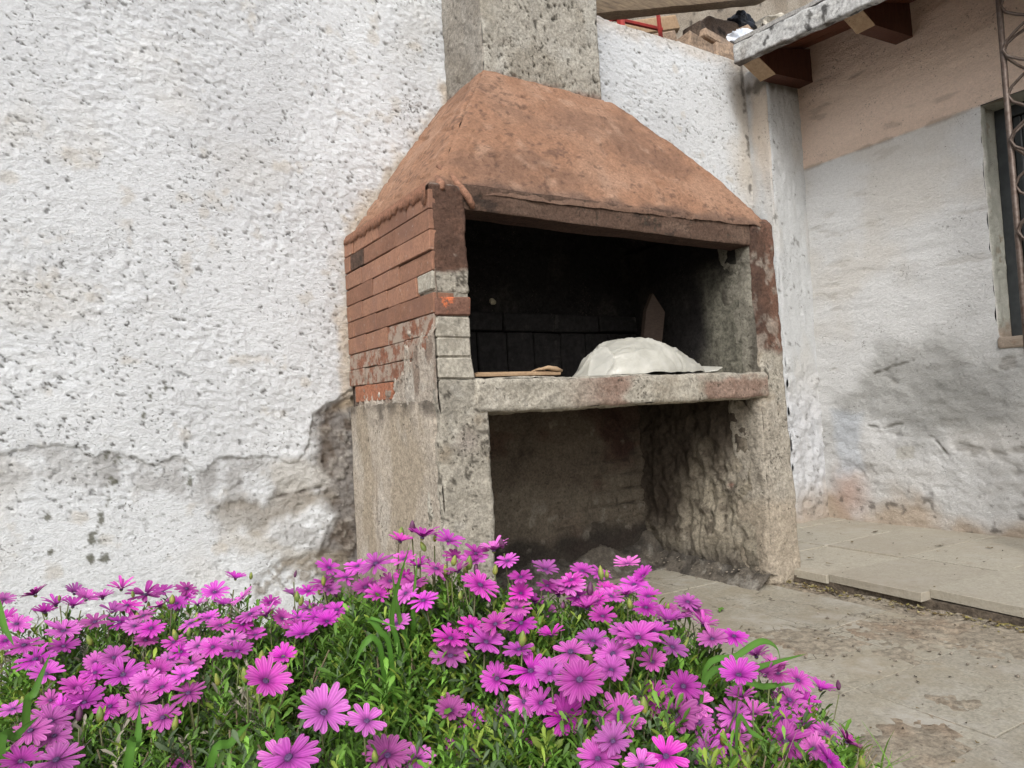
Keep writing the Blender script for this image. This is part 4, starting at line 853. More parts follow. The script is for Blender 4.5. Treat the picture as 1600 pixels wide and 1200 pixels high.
# ------------------------------------------------------------------ FLOWERS
FLOWERS = """0 -0.867 -0.657 0.359 -0.33 0.15 0.93 0.0282 1
0 -0.805 -0.828 0.383 0.45 -0.34 0.83 0.0215 1
0 -0.765 -0.898 0.381 -0.05 -0.03 1 0.0217 1
0 -0.736 -0.877 0.387 0.12 -0.14 0.99 0.0223 1
0 -0.697 -0.848 0.365 0.09 -0.32 1.01 0.0321 0
0 -0.662 -0.771 0.349 0.04 -0.28 1.01 0.0247 0
0 -0.614 -0.73 0.34 0.31 -0.58 0.9 0.0238 0
0 -0.574 -0.805 0.339 0 -0.46 1 0.0288 0
0 -0.553 -0.902 0.378 0.17 -0.17 0.98 0.0219 1
0 -0.56 -0.999 0.364 -0.55 0.04 0.83 0.0222 0
0 -0.518 -1.017 0.35 -0.07 -0.26 1.03 0.0215 0
0 -0.641 -0.8 0.33 0.02 -0.6 0.96 0.0215 0
0 -0.731 -0.928 0.369 0.06 -0.27 1.01 0.0299 0
0 -0.889 -0.819 0.346 0.15 -0.47 0.99 0.0284 0
0 -0.808 -0.849 0.365 0.21 -0.19 0.97 0.022 1
0 -0.85 -0.773 0.347 0.1 -0.12 0.99 0.0215 1
0 -0.778 -0.937 0.353 -0.06 -0.33 1.02 0.0258 0
0 -0.822 -0.897 0.338 0.07 -0.37 1.02 0.0293 0
0 -0.711 -0.979 0.359 -0.16 -0.25 1.01 0.0215 0
0 -0.745 -0.973 0.354 0.04 -0.43 1.01 0.0215 0
0 -0.704 -1.021 0.347 -0.01 -0.44 1.01 0.0236 0
0 -0.644 -0.997 0.337 -0.27 -0.21 0.99 0.0215 0
0 -0.612 -0.981 0.335 -0.11 -0.29 1.02 0.0219 0
0 -0.609 -1.064 0.341 0.07 -0.35 1.02 0.0215 0
0 -0.582 -1.101 0.346 -0.03 -0.49 1 0.0215 0
0 -0.566 -1.116 0.329 -0.13 -0.34 1.03 0.0215 0
0 -0.569 -1.098 0.359 -0.36 -0.21 0.96 0.0215 0
0 -0.876 -0.892 0.326 0.08 -0.29 1.02 0.0303 0
0 -0.822 -0.939 0.324 0.07 -0.37 1.02 0.0268 0
0 -0.859 -0.966 0.319 -0.13 -0.28 1.01 0.0304 0
0 -0.712 -1.02 0.329 0.16 -0.41 1 0.0235 0
0 -0.675 -1.044 0.324 0.04 -0.36 1.03 0.0219 0
0 -0.668 -1.075 0.315 -0.17 -0.43 1 0.0215 0
0 -0.648 -1.105 0.327 -0.14 -0.57 0.96 0.0215 0
0 -0.634 -1.15 0.334 -0.08 -0.61 0.96 0.0215 0
0 -0.615 -1.231 0.344 -0.14 -0.28 1.03 0.0236 0
0 -0.522 -1.107 0.344 0.34 -0.73 0.83 0.0215 0
0 -0.574 -1.321 0.35 -0.24 -0.39 1.01 0.0215 0
0 -0.756 -1.015 0.311 0.15 -0.58 0.98 0.0261 0
0 -0.781 -1.008 0.307 0.26 -0.71 0.92 0.0215 0
0 -0.782 -1.026 0.297 -0.03 -0.44 1.02 0.0215 0
0 -0.687 -1.072 0.307 -0.13 -0.48 0.99 0.0215 0
0 -0.668 -1.185 0.328 0.05 -0.48 1.02 0.0215 0
0 -0.845 -1.015 0.307 0.21 -0.51 0.99 0.0279 0
0 -0.747 -1.065 0.296 -0.01 -0.52 1.01 0.0311 0
0 -0.704 -1.122 0.308 -0.01 -0.54 1 0.0217 0
0 -0.686 -1.24 0.33 -0.25 -0.35 1 0.0215 0
0 -0.723 -1.139 0.302 -0.13 -0.5 0.99 0.0215 0
0 -0.709 -1.214 0.313 -0.05 -0.49 1.02 0.0215 0
0 -0.683 -1.261 0.313 -0.2 -0.39 1.01 0.0215 0
0 -0.806 -1.042 0.284 0.06 -0.42 1.03 0.0279 0
0 -0.839 -1.057 0.28 0.18 -0.55 1 0.0215 0
0 -0.826 -1.077 0.273 -0.07 -0.38 1.03 0.0296 0
0 -0.798 -1.075 0.271 -0.07 -0.4 1.03 0.0286 0
0 -0.767 -1.107 0.269 0.04 -0.58 1.01 0.0227 0
0 -0.735 -1.162 0.281 0.11 -0.58 1.01 0.0317 0
0 -0.71 -1.217 0.274 -0.06 -0.53 1.02 0.0253 0
1 -0.626 -1.448 0.368 0.27 -0.76 0.88 0.0304 0
0 -0.883 -1.058 0.28 -0.08 -0.27 1.04 0.0236 0
0 -0.858 -1.192 0.29 -0.04 -0.42 1.04 0.0288 0
0 -0.838 -1.123 0.273 0.29 -0.6 0.97 0.031 0
0 -0.833 -1.191 0.276 0.02 -0.43 1.05 0.0216 0
0 -0.862 -1.319 0.301 0.2 -0.47 1.03 0.022 0
0 -0.83 -1.268 0.274 -0.09 -0.34 1.05 0.0283 0
0 -0.693 -1.241 0.214 0.31 -0.58 0.97 0.0215 0
1 -0.626 -1.493 0.299 0.03 -0.65 1.02 0.0215 0
0 -0.907 -0.773 0.346 -0.07 -0.37 0.99 0.0215 0
0 -0.617 -0.748 0.326 -0.21 -0.29 0.99 0.0215 0
0 -0.789 -0.871 0.378 0.39 -0.31 0.88 0.0215 1
0 -0.584 -0.956 0.347 0.11 -0.13 0.99 0.0215 1
0 -0.833 -0.782 0.359 -0.03 -0.04 1 0.0215 1
0 -0.726 -0.999 0.35 0.1 -0.47 1 0.0215 0
0 -0.678 -0.897 0.349 -0.25 0.1 0.96 0.0215 1
0 -0.754 -0.94 0.365 0.23 -0.21 0.96 0.0215 1
0 -0.606 -0.811 0.322 -0.04 -0.04 1 0.0215 1
0 -0.922 -0.559 0.342 0.22 -0.49 0.97 0.0215 0
0 -0.547 -1.113 0.354 -0.22 0.08 0.98 0.0215 1
0 -0.6 -1.121 0.332 -0.03 -0.41 1.03 0.0215 0
0 -0.902 -0.864 0.332 0.11 -0.45 1 0.0215 0
1 -0.424 -1.052 0.401 0.22 -0.52 0.93 0.0246 0
1 -0.408 -1.238 0.434 -0.35 -0.13 0.97 0.0318 0
1 -0.414 -1.171 0.421 -0.21 -0.28 1 0.0215 0
1 -0.406 -1.088 0.387 -0.22 -0.33 1 0.0224 0
1 -0.433 -1.041 0.375 -0.26 -0.25 1 0.0215 0
0 -0.441 -0.977 0.349 -0.11 -0.3 1.02 0.0215 0
1 -0.382 -1.277 0.469 0.13 -0.15 0.98 0.0215 1
1 -0.355 -1.299 0.474 0.16 -0.17 0.98 0.0246 1
1 -0.323 -1.324 0.467 0.07 -0.34 0.99 0.0245 0
1 -0.375 -1.273 0.441 -0.36 -0.3 0.96 0.0215 0
1 -0.32 -1.335 0.446 0.13 -0.47 0.95 0.0215 0
1 -0.287 -1.343 0.446 -0.03 -0.4 0.99 0.0215 0
1 -0.298 -1.351 0.436 -0.06 -0.35 1.01 0.0215 0
1 -0.265 -1.359 0.449 -0.02 -0.05 1 0.0215 1
1 -0.362 -1.295 0.431 -0.08 -0.01 1 0.0215 1
1 -0.347 -1.326 0.431 0.11 -0.45 0.97 0.0215 0
1 -0.377 -1.281 0.417 0.2 -0.49 0.94 0.0215 0
1 -0.428 -1.06 0.364 -0.11 -0.48 0.99 0.0215 0
1 -0.448 -1.097 0.342 -0.29 -0.33 0.99 0.0254 0
1 -0.44 -1.136 0.348 -0.24 -0.45 0.98 0.0215 0
1 -0.463 -1.154 0.337 -0.11 -0.36 1.03 0.0225 0
0 -0.457 -0.94 0.337 0.08 -0.11 1 0.0215 1
0 -0.491 -1.09 0.335 -0.08 -0.23 1.03 0.0215 0
0 -0.505 -1.131 0.334 0.02 -0.26 1.03 0.0241 0
0 -0.509 -1.176 0.331 -0.18 -0.22 1.03 0.0283 0
0 -0.46 -1.041 0.336 0.09 -0.39 1 0.0215 0
1 -0.41 -1.194 0.39 -0.13 -0.4 1.01 0.0215 0
1 -0.414 -1.256 0.39 -0.1 -0.44 1.01 0.0215 0
1 -0.393 -1.256 0.408 -0.23 -0.42 0.99 0.0215 0
1 -0.378 -1.312 0.412 -0.14 -0.33 1.02 0.0215 0
1 -0.399 -1.329 0.404 -0.55 -0.31 0.87 0.0215 0
1 -0.42 -1.343 0.368 -0.37 -0.3 0.99 0.0215 0
1 -0.385 -1.359 0.397 -0.39 -0.29 0.98 0.0215 0
1 -0.321 -1.412 0.417 0.19 -0.55 0.91 0.0289 0
1 -0.363 -1.395 0.347 -0.04 -0.34 1.04 0.027 0
1 -0.348 -1.469 0.357 -0.07 -0.45 1.02 0.0256 0
1 -0.371 -1.408 0.328 -0.27 -0.43 1.02 0.0296 0
1 -0.343 -1.42 0.366 0.2 -0.61 0.9 0.0215 0
1 -0.33 -1.465 0.376 -0.37 -0.3 1.01 0.0215 0
1 -0.338 -1.476 0.309 -0.47 -0.61 0.88 0.0215 0
1 -0.571 -1.482 0.329 -0.01 -0.78 0.93 0.0293 0
1 -0.536 -1.525 0.325 0.02 -0.57 1.03 0.0239 0
1 -0.399 -1.457 0.277 -0.05 -0.53 1.04 0.0222 0
1 -0.374 -1.465 0.263 -0.22 -0.49 1.05 0.0215 0
1 -0.38 -1.473 0.239 -0.3 -0.42 1.06 0.0332 0
1 -0.621 -1.52 0.309 -0.39 -0.27 1.01 0.0305 0
1 -0.51 -1.516 0.276 -0.08 -0.42 1.08 0.0282 0
1 -0.465 -1.493 0.249 -0.28 -0.4 1.07 0.0215 0
1 -0.339 -1.499 0.27 -0.27 -0.48 1.04 0.0215 0
1 -0.333 -1.371 0.43 -0.29 0.12 0.95 0.0215 1
0 -0.467 -1.112 0.335 -0.2 -0.32 1.02 0.0215 0
1 -0.258 -1.386 0.437 -0.35 -0.16 0.99 0.0215 0
1 -0.207 -1.41 0.419 0.06 -0.39 0.98 0.0215 0
1 -0.251 -1.41 0.416 -0.1 -0.33 1.02 0.0223 0
1 -0.203 -1.407 0.394 0.02 -0.35 1 0.0215 0
1 -0.16 -1.411 0.396 -0.4 -0.14 0.99 0.0233 0
1 -0.17 -1.417 0.387 -0.29 -0.26 1.02 0.0266 0
1 -0.252 -1.409 0.392 -0.17 -0.47 0.99 0.0215 0
1 -0.204 -1.393 0.356 -0.09 -0.39 1.02 0.0231 0
1 -0.268 -1.42 0.377 -0.26 -0.33 1.02 0.0215 0
1 -0.048 -1.341 0.378 -0.02 -0.34 1 0.0218 0
1 -0.114 -1.379 0.397 -0.02 -0.41 0.99 0.0215 0
1 0.021 -1.333 0.378 -0.19 -0.16 1.02 0.0267 0
1 0.025 -1.369 0.363 -0.51 0.07 0.92 0.0215 0
1 -0.003 -1.375 0.355 -0.13 -0.31 1.02 0.0257 0
1 -0.075 -1.392 0.363 -0.08 -0.36 1.01 0.0215 0
1 -0.161 -1.426 0.374 -0.1 -0.56 0.95 0.0215 0
1 -0.098 -1.428 0.363 0.04 -0.44 0.98 0.0215 0
1 -0.073 -1.435 0.36 -0.08 -0.02 1 0.0215 1
1 -0.139 -1.444 0.367 -0.33 -0.24 1.02 0.0215 0
1 -0.173 -1.498 0.362 -0.17 -0.3 1.03 0.0215 0
1 -0.294 -1.472 0.372 -0.25 -0.37 1.03 0.0222 0
1 -0.101 -1.51 0.363 -0.28 -0.36 1.02 0.0215 0
1 -0.039 -1.486 0.343 -0.25 -0.31 1.03 0.0215 0
1 0.022 -1.486 0.331 0.03 -0.45 0.97 0.0313 0
1 0.013 -1.481 0.344 -0.1 -0.31 1.02 0.0215 0
1 -0.067 -1.518 0.337 -0.01 -0.06 1 0.0215 1
1 0.006 -1.518 0.316 0.15 -0.16 0.98 0.0215 1
1 -0.209 -1.585 0.368 -0.1 -0.35 1.03 0.0215 0
1 -0.202 -1.603 0.363 -0.02 -0.36 1.02 0.0297 0
1 -0.171 -1.601 0.363 -0.09 -0.28 1.04 0.0215 0
1 -0.01 -1.549 0.307 -0.3 -0.14 1.04 0.0259 0
1 0.02 -1.564 0.309 -0.14 -0.31 1.03 0.0242 0
1 -0.228 -1.544 0.35 -0.16 -0.34 1.04 0.0215 0
1 -0.318 -1.502 0.349 -0.23 -0.16 1.04 0.0215 0
1 -0.277 -1.56 0.352 -0.32 -0.33 1.04 0.0266 0
1 -0.224 -1.579 0.342 -0.52 -0.23 0.99 0.0269 0
1 -0.121 -1.58 0.328 0.08 -0.53 0.93 0.0215 0
1 -0.169 -1.592 0.322 -0.4 -0.28 1.04 0.0229 0
1 -0.249 -1.604 0.334 -0.18 -0.44 1.03 0.0215 0
1 -0.317 -1.526 0.328 -0.29 -0.5 1.01 0.0283 0
1 -0.327 -1.584 0.343 -0.37 -0.37 1.03 0.0215 0
1 -0.314 -1.626 0.345 -0.49 -0.44 0.98 0.0291 0
1 0.065 -1.565 0.268 -0.17 0.04 0.99 0.0215 1
1 -0.076 -1.652 0.299 -0.35 -0.34 1.04 0.0289 0
1 0.021 -1.615 0.265 -0.22 0.07 0.98 0.0215 1
1 -0.331 -1.529 0.294 -0.31 -0.65 0.94 0.0235 0
1 -0.327 -1.561 0.301 -0.3 -0.57 1 0.0215 0
1 -0.308 -1.583 0.286 -0.46 -0.52 0.97 0.0283 0
1 -0.325 -1.532 0.257 -0.22 -0.59 1.01 0.025 0
1 -0.254 -1.622 0.284 -0.65 -0.36 0.94 0.031 0
1 -0.311 -1.677 0.292 -0.49 -0.42 1.02 0.0218 0
1 -0.175 -1.595 0.278 -0.68 -0.35 0.92 0.0257 0
1 -0.112 -1.587 0.275 -0.42 -0.49 0.98 0.03 0
1 -0.103 -1.602 0.256 -0.32 -0.47 1.02 0.0266 0
1 -0.159 -1.616 0.259 -0.44 -0.49 1 0.0315 0
1 -0.118 -1.617 0.239 -0.51 -0.41 1.01 0.0215 0
1 -0.053 -1.62 0.231 -0.41 -0.53 0.96 0.0269 0
1 -0.015 -1.621 0.221 -0.06 -0.03 1.01 0.0215 1
1 0.097 -1.594 0.205 -0.23 -0.47 1 0.0263 0
1 0.069 -1.599 0.252 -0.54 -0.32 1 0.0215 0
1 0.14 -1.579 0.219 -0.07 -0.53 0.94 0.0235 0
1 0.195 -1.578 0.19 0.2 -0.19 0.97 0.0242 1
1 0.055 -1.613 0.193 -0.2 -0.52 0.98 0.0215 0
1 0.031 -1.634 0.177 -0.36 -0.61 0.86 0.0327 0
1 0.095 -1.623 0.179 -0.04 -0.56 0.93 0.0239 0
1 0.112 -1.643 0.169 0.14 -0.61 0.81 0.022 0
1 0.152 -1.646 0.144 0.48 -0.36 0.81 0.0224 1
1 0.051 -1.664 0.172 -0.4 -0.5 0.97 0.0215 0
1 -0.063 -1.622 0.206 -0.48 -0.46 1 0.0283 0
1 -0.15 -1.66 0.225 -0.57 -0.49 0.94 0.0231 0
1 -0.079 -1.638 0.187 -0.62 -0.28 1.02 0.023 0
1 -0.283 -1.729 0.287 -0.36 -0.39 1.07 0.0283 0
1 -0.331 -1.674 0.278 -0.24 -0.34 1.09 0.0253 0
1 -0.035 -1.636 0.167 -0.25 -0.35 1.08 0.0215 0
1 0.007 -1.718 0.189 0.18 -0.64 0.76 0.0215 0
1 -0.317 -1.729 0.288 -0.31 -0.22 1.09 0.0215 0
1 -0.22 -1.393 0.369 0.32 -0.26 0.92 0.0215 1
1 -0.243 -1.47 0.343 -0.1 -0 1 0.0215 1
1 -0.184 -1.408 0.375 0.02 -0.08 1 0.0215 1
1 -0.163 -1.45 0.36 -0.18 0.05 0.99 0.0215 1
1 -0.014 -1.487 0.323 0.02 -0.08 1 0.0215 1
1 0.07 -1.588 0.258 0.25 -0.22 0.95 0.0215 1
1 -0.059 -1.639 0.262 -0.05 -0.03 1.01 0.0215 1
1 0.146 -1.584 0.185 -0.07 -0.54 0.93 0.0215 0
1 -0.052 -1.462 0.361 -0.22 -0.37 1.01 0.0215 0
1 -0.105 -1.634 0.216 -0.38 -0.42 1.05 0.0215 0
1 -0.454 -1.739 0.297 -0.2 -0.24 0.95 0.027 0
1 -0.393 -1.749 0.298 -0.29 0.08 0.96 0.027 0
1 -0.64 -1.696 0.302 0.04 -0.23 0.97 0.027 0
0 -0.79 -1.598 0.312 -0.1 -0.54 0.84 0.027 0
1 -0.37 -1.927 0.286 0.02 -0.45 0.89 0.027 0
1 -0.661 -1.711 0.303 -0.26 -0.33 0.91 0.027 0
1 -0.513 -1.796 0.294 0.4 -0.13 0.91 0.027 0
1 -0.555 -1.775 0.296 -0.01 0.35 0.94 0.027 0
1 -0.658 -1.752 0.304 0.12 -0.2 0.97 0.027 0
1 -0.413 -1.919 0.29 0.18 -0.16 0.97 0.027 0
0 -0.8 -1.603 0.312 0.4 -0.21 0.89 0.027 0
1 -0.33 -1.873 0.283 -0.18 -0.06 0.98 0.027 0
1 -0.312 -1.891 0.282 -0.12 0.1 0.99 0.027 0
0 -0.804 -1.581 0.313 0.2 -0.05 0.98 0.027 0
0 -0.915 -1.542 0.319 0.3 -0.13 0.94 0.027 0
0 -0.838 -1.615 0.315 0.42 -0.22 0.88 0.027 0
0 -1.104 -0.907 0.304 0.25 -0.53 0.81 0.026 0
0 -1.256 -0.641 0.358 -0.2 0.17 0.97 0.026 0
0 -0.975 -1.25 0.318 0.04 -0.5 0.86 0.026 0
0 -1.087 -0.748 0.342 -0.21 0.25 0.95 0.026 0
0 -1.15 -1.082 0.327 0.01 -0.61 0.8 0.026 0
0 -1.204 -0.849 0.344 -0.25 -0.46 0.85 0.026 0
0 -1.032 -1.211 0.283 -0.37 -0.32 0.87 0.026 0
0 -1.123 -1.154 0.29 0.22 0.17 0.96 0.026 0
0 -1.219 -0.838 0.33 -0.3 -0.19 0.93 0.026 0
0 -0.997 -0.782 0.356 0.13 -0.29 0.95 0.026 0
0 -1.125 -1.16 0.316 -0.07 -0.46 0.88 0.026 0
0 -1.114 -1.04 0.312 -0.25 -0.39 0.89 0.026 0
0 -1.17 -0.699 0.339 0.59 0.03 0.81 0.026 0
0 -0.921 -1.238 0.315 0.08 -0.35 0.93 0.026 0
0 -1.235 -0.655 0.347 -0.61 -0 0.79 0.026 0
0 -1.135 -0.867 0.348 -0.14 -0.44 0.89 0.026 0"""

FL = np.array([[float(v) for v in l.split()] for l in FLOWERS.strip().split('\n')])
def petal_mat():
    m, t, b = mat_new('magenta_petal', .55, .25)
    a = N(t, 'ShaderNodeVertexColor'); a.layer_name = 'Col'
    oi = N(t, 'ShaderNodeObjectInfo'); hv = N(t, 'ShaderNodeHueSaturation')
    mr = N(t, 'ShaderNodeMapRange'); t.links.new(oi.outputs['Random'], mr.inputs[0]); mr.inputs[3].default_value = .480; mr.inputs[4].default_value = .512
    mv = N(t, 'ShaderNodeMapRange'); mu = N(t, 'ShaderNodeMath', operation='FRACT'); m7 = N(t, 'ShaderNodeMath', operation='MULTIPLY'); m7.inputs[1].default_value = 7.3
    t.links.new(oi.outputs['Random'], m7.inputs[0]); t.links.new(m7.outputs[0], mu.inputs[0]); t.links.new(mu.outputs[0], mv.inputs[0]); mv.inputs[3].default_value = .60; mv.inputs[4].default_value = 1.22
    m9 = N(t, 'ShaderNodeMath', operation='MULTIPLY'); m9.inputs[1].default_value = 13.7; mg = N(t, 'ShaderNodeMath', operation='FRACT'); ms = N(t, 'ShaderNodeMapRange'); t.links.new(oi.outputs['Random'], m9.inputs[0]); t.links.new(m9.outputs[0], mg.inputs[0]); t.links.new(mg.outputs[0], ms.inputs[0]); ms.inputs[3].default_value = .84; ms.inputs[4].default_value = 1.04; t.links.new(ms.outputs[0], hv.inputs['Saturation'])
    t.links.new(mr.outputs[0], hv.inputs['Hue']); t.links.new(mv.outputs[0], hv.inputs['Value']); t.links.new(a.outputs[0], hv.inputs['Color'])
    g = N(t, 'ShaderNodeNewGeometry')
    back = mixc(t, 1.0, hv.outputs[0], (.42, .25, .42), 'MULTIPLY')
    c = mixc(t, g.outputs['Backfacing'], hv.outputs[0], back)
    t.links.new(c, b.inputs['Base Color'])
    tr = N(t, 'ShaderNodeBsdfTranslucent'); t.links.new(c, tr.inputs[0]); mx = N(t, 'ShaderNodeMixShader'); mx.inputs[0].default_value = .36
    out = t.nodes['Material Output']; t.links.new(b.outputs[0], mx.inputs[1]); t.links.new(tr.outputs[0], mx.inputs[2]); t.links.new(mx.outputs[0], out.inputs[0])
    return m
M_petal = petal_mat()
def leaf_mat(name, rough=.55, tr_=.25):
    m, t, b = mat_new(name, rough, .35); a = N(t, 'ShaderNodeVertexColor'); a.layer_name = 'Col'
    t.links.new(a.outputs[0], b.inputs['Base Color']); tr = N(t, 'ShaderNodeBsdfTranslucent'); t.links.new(a.outputs[0], tr.inputs[0])
    mx = N(t, 'ShaderNodeMixShader'); mx.inputs[0].default_value = tr_; out = t.nodes['Material Output']
    t.links.new(b.outputs[0], mx.inputs[1]); t.links.new(tr.outputs[0], mx.inputs[2]); t.links.new(mx.outputs[0], out.inputs[0]); return m
M_leaf = leaf_mat('green_leaf')
M_stem = simple('flower_stem', (.12, .15, .05), .6, var=(40, (.10, .075, .05)))
M_center = simple('purple_flower_disc', (.045, .014, .06), .7, var=(900, (.13, .07, .19)))
M_bud = simple('green_bud', (.13, .20, .045), .55, var=(90, (.30, .30, .06)))
M_budp = simple('purple_bud', (.09, .025, .07), .55, var=(120, (.16, .05, .13)))
def flower_mesh(npet, cup, seed):
    rs = random.Random(seed); V, F, Cc = [], [], []
    L = 7
    for p in range(npet):
        if rs.random() < .035: continue
        a0 = 2*math.pi*(p+rs.uniform(-.22, .22))/npet; ln = rs.uniform(.88, 1.04); wd = (3.5/npet)*rs.uniform(.85, 1.12)*.5+.02
        cp = cup+rs.uniform(-.13, .13)+(rs.uniform(-.5, .5) if rs.random() < .12 else 0); tw = rs.uniform(-.2, .2); base = len(V); hv = rs.uniform(.9, 1.08); lay = rs.uniform(-.012, .02)
        curl = rs.uniform(-.12, .10)
        ca, sa = math.cos(a0), math.sin(a0)
        for i in range(L):
            s = i/(L-1); rr = .13+(ln-.13)*s
            wdt = wd*(.42+.58*math.sin(min(1, s*1.35)*math.pi/2))*(1 if s < .72 else math.sqrt(max(.10, 1-((s-.72)/.31)**2)))
            if i == L-1: wdt = wd*.46
            z = cp*rr*(1-.35*s)+curl*s*s*.5+lay
            for k, o in enumerate((-1, -.5, 0, .5, 1)):
                x = rr-(.028 if (i == L-1 and k in (0, 4)) else 0)-(.012 if (i == L-1 and k == 2) else 0); y = o*wdt; zz = z+(.016, -.006, .010, -.006, .016)[k]*(.4+s)+tw*y*.6
                V.append((x*ca-y*sa, x*sa+y*ca, zz))
                dk = max(0, 1-s/.34); stripe = (.74 if k in (1, 3) else 1.0)
                tip = .85+.15*s
                c = np.array((.78, .072, .62))*hv*stripe; c = c*(1-dk)+np.array((.22, .015, .20))*dk; c = c+np.array((.08, .11, .08))*ss(.3, .9, np.array([s]))[0]*(k in (0, 4, 2))
                Cc.append(tuple(c))
        for i in range(L-1):
            for k in range(4):
                q = base+i*5+k; F.append((q, q+5, q+6, q+1))
    me = bpy.data.meshes.new('flower'); me.from_pydata(V, [], F); me.update(); me.materials.append(M_petal)
    for p in me.polygons: p.use_smooth = True
    a = me.color_attributes.new('Col', 'FLOAT_COLOR', 'POINT')
    for i, c in enumerate(Cc): a.data[i].color = (*c, 1)
    return me
def disc_mesh():
    V, F = [], []
    n = 12
    for i, (r0, z) in enumerate(((.0, .05), (.05, .06), (.10, .065), (.130, .04), (.14, -.01), (.10, -.08), (.035, -.14))):
        for k in range(n):
            t = 2*math.pi*(k+.5*(i % 2))/n; b_ = .018*((k+i) % 2) if 0 < i < 4 else 0
            V.append((r0*math.cos(t), r0*math.sin(t), z+b_))
    for i in range(6):
        for k in range(n): F.append((i*n+k, i*n+(k+1) % n, (i+1)*n+(k+1) % n, (i+1)*n+k)[::-1])
    me = bpy.data.meshes.new('flower_disc'); me.from_pydata(V, [], F); me.update()
    me.materials.append(M_center); me.materials.append(M_bud)
    for p in me.polygons: p.use_smooth = True; p.material_index = 1 if p.index//n >= 4 else 0
    return me
FM = [flower_mesh(random.choice((13, 14, 15, 16, 17, 18)), c, i) for i, c in enumerate((.10, .18, .30, .0, .40, .22, -.08, .5, -.18, .2, .08, .25, .75, .9, .65, .8, .12, .26, -.05, .36, .05, .15, .6, .24))]
OPEN = list(range(12))+list(range(16, 24)); CUPPED = [12, 13, 14, 15]
DM = disc_mesh()
HX_ = FL[:, 1:4]
def canopy(x, y):
    w_ = 1/(((HX_[:, 0]-x)**2+(HX_[:, 1]-y)**2)+.0012)**1.6
    d = np.sqrt(((HX_[:, 0]-x)**2+(HX_[:, 1]-y)**2).min())
    return (w_*HX_[:, 2]).sum()/w_.sum(), d
bushes = [thing('daisy_bush', 'low bush of magenta daisies spreading along the foot of the white wall at left', 'flower bush', (-.75, -1.0, 0), 'magenta daisy bushes'),
          thing('daisy_bush', 'larger mounded bush of magenta daisies in front of the barbecue', 'flower bush', (-.30, -1.45, 0), 'magenta daisy bushes')]
BL = [Vector(b_.location) for b_ in bushes]
def stem_pts(p, n, bc, depth=None):
    p = Vector(p); n = Vector(n).normalized(); base = Vector((p.x*.62+bc.x*.38+random.uniform(-.05, .05), p.y*.62+bc.y*.38+random.uniform(-.05, .05), max(.02, p.z*.15)))
    lo = p-n*.02; out = []
    c1 = lo-n*.07-Vector((0, 0, .03)); c2 = base+Vector((0, 0, .1))
    for i in range(8):
        s = i/7; out.append(lo*(1-s)**3+c1*3*s*(1-s)**2+c2*3*s*s*(1-s)+base*s**3)
    return out
stemP = [[], []]
for row in FL:
    bi = int(row[0]); p = row[1:4]; n = Vector(row[4:7]).normalized(); rad = row[7]
    under = row[8] > .5
    i = random.choice(CUPPED) if under else random.choice(OPEN)
    o = bpy.data.objects.new('flower', FM[i]); link(o, bushes[bi]); o.location = Vector(p)-BL[bi]
    q = n.to_track_quat('Z', 'Y'); o.rotation_euler = (q.to_matrix().to_4x4()@Matrix.Rotation(random.uniform(0, 6.28), 4, 'Z')).to_euler(); o.scale = (rad*random.uniform(.92, 1.10)*(.95 if bi == 0 else 1),)*3
    d = bpy.data.objects.new('flower_disc', DM); link(d, o)
    pts = stem_pts(p, n, BL[bi])
    V, F = tube([v-BL[bi] for v in pts], [.0011]+[.0013]*3+[.0016]*4, 5)
    mesh_py('stem', V, F, M_stem, bushes[bi], True)
# buds
def bud_mesh(mat, name):
    V, F = [], []; n = 8; prof = ((.0, -.0), (.0035, .001), (.0058, .006), (.0062, .010), (.0048, .016), (.0022, .021), (.0006, .023))
    for i, (r0, z) in enumerate(prof):
        for k in range(n):
            t = 2*math.pi*k/n; rr = r0*(1+.12*(k % 2)); V.append((rr*math.cos(t), rr*math.sin(t), z))
    for i in range(len(prof)-1):
        for k in range(n): F.append((i*n+k, i*n+(k+1) % n, (i+1)*n+(k+1) % n, (i+1)*n+k))
    me = bpy.data.meshes.new(name); me.from_pydata(V, [], F); me.update(); me.materials.append(mat)
    for p in me.polygons: p.use_smooth = True
    return me
BM = [bud_mesh(M_bud, 'bud'), bud_mesh(M_budp, 'bud')]
for k in range(130):
    row = FL[random.randrange(len(FL))]; bi = int(row[0])
    p = Vector(row[1:4])+Vector((random.gauss(0, .035), random.gauss(0, .035), random.uniform(-.05, .008)))
    if p.y > -.06: continue
    n = Vector((random.gauss(0, .18), random.gauss(0, .18), 1)).normalized()
    o = bpy.data.objects.new('bud', BM[0 if random.random() < .8 else 1]); link(o, bushes[bi]); o.location = p-BL[bi]
    o.rotation_euler = n.to_track_quat('Z', 'Y').to_euler(); s0 = random.uniform(.42, .85); o.scale = (s0, s0, s0*random.uniform(1, 1.3))
    pts = stem_pts(p+n*.012, n, BL[bi]); V, F = tube([v-BL[bi] for v in pts], .0011, 4); mesh_py('bud_stem', V, F, M_stem, bushes[bi], True)
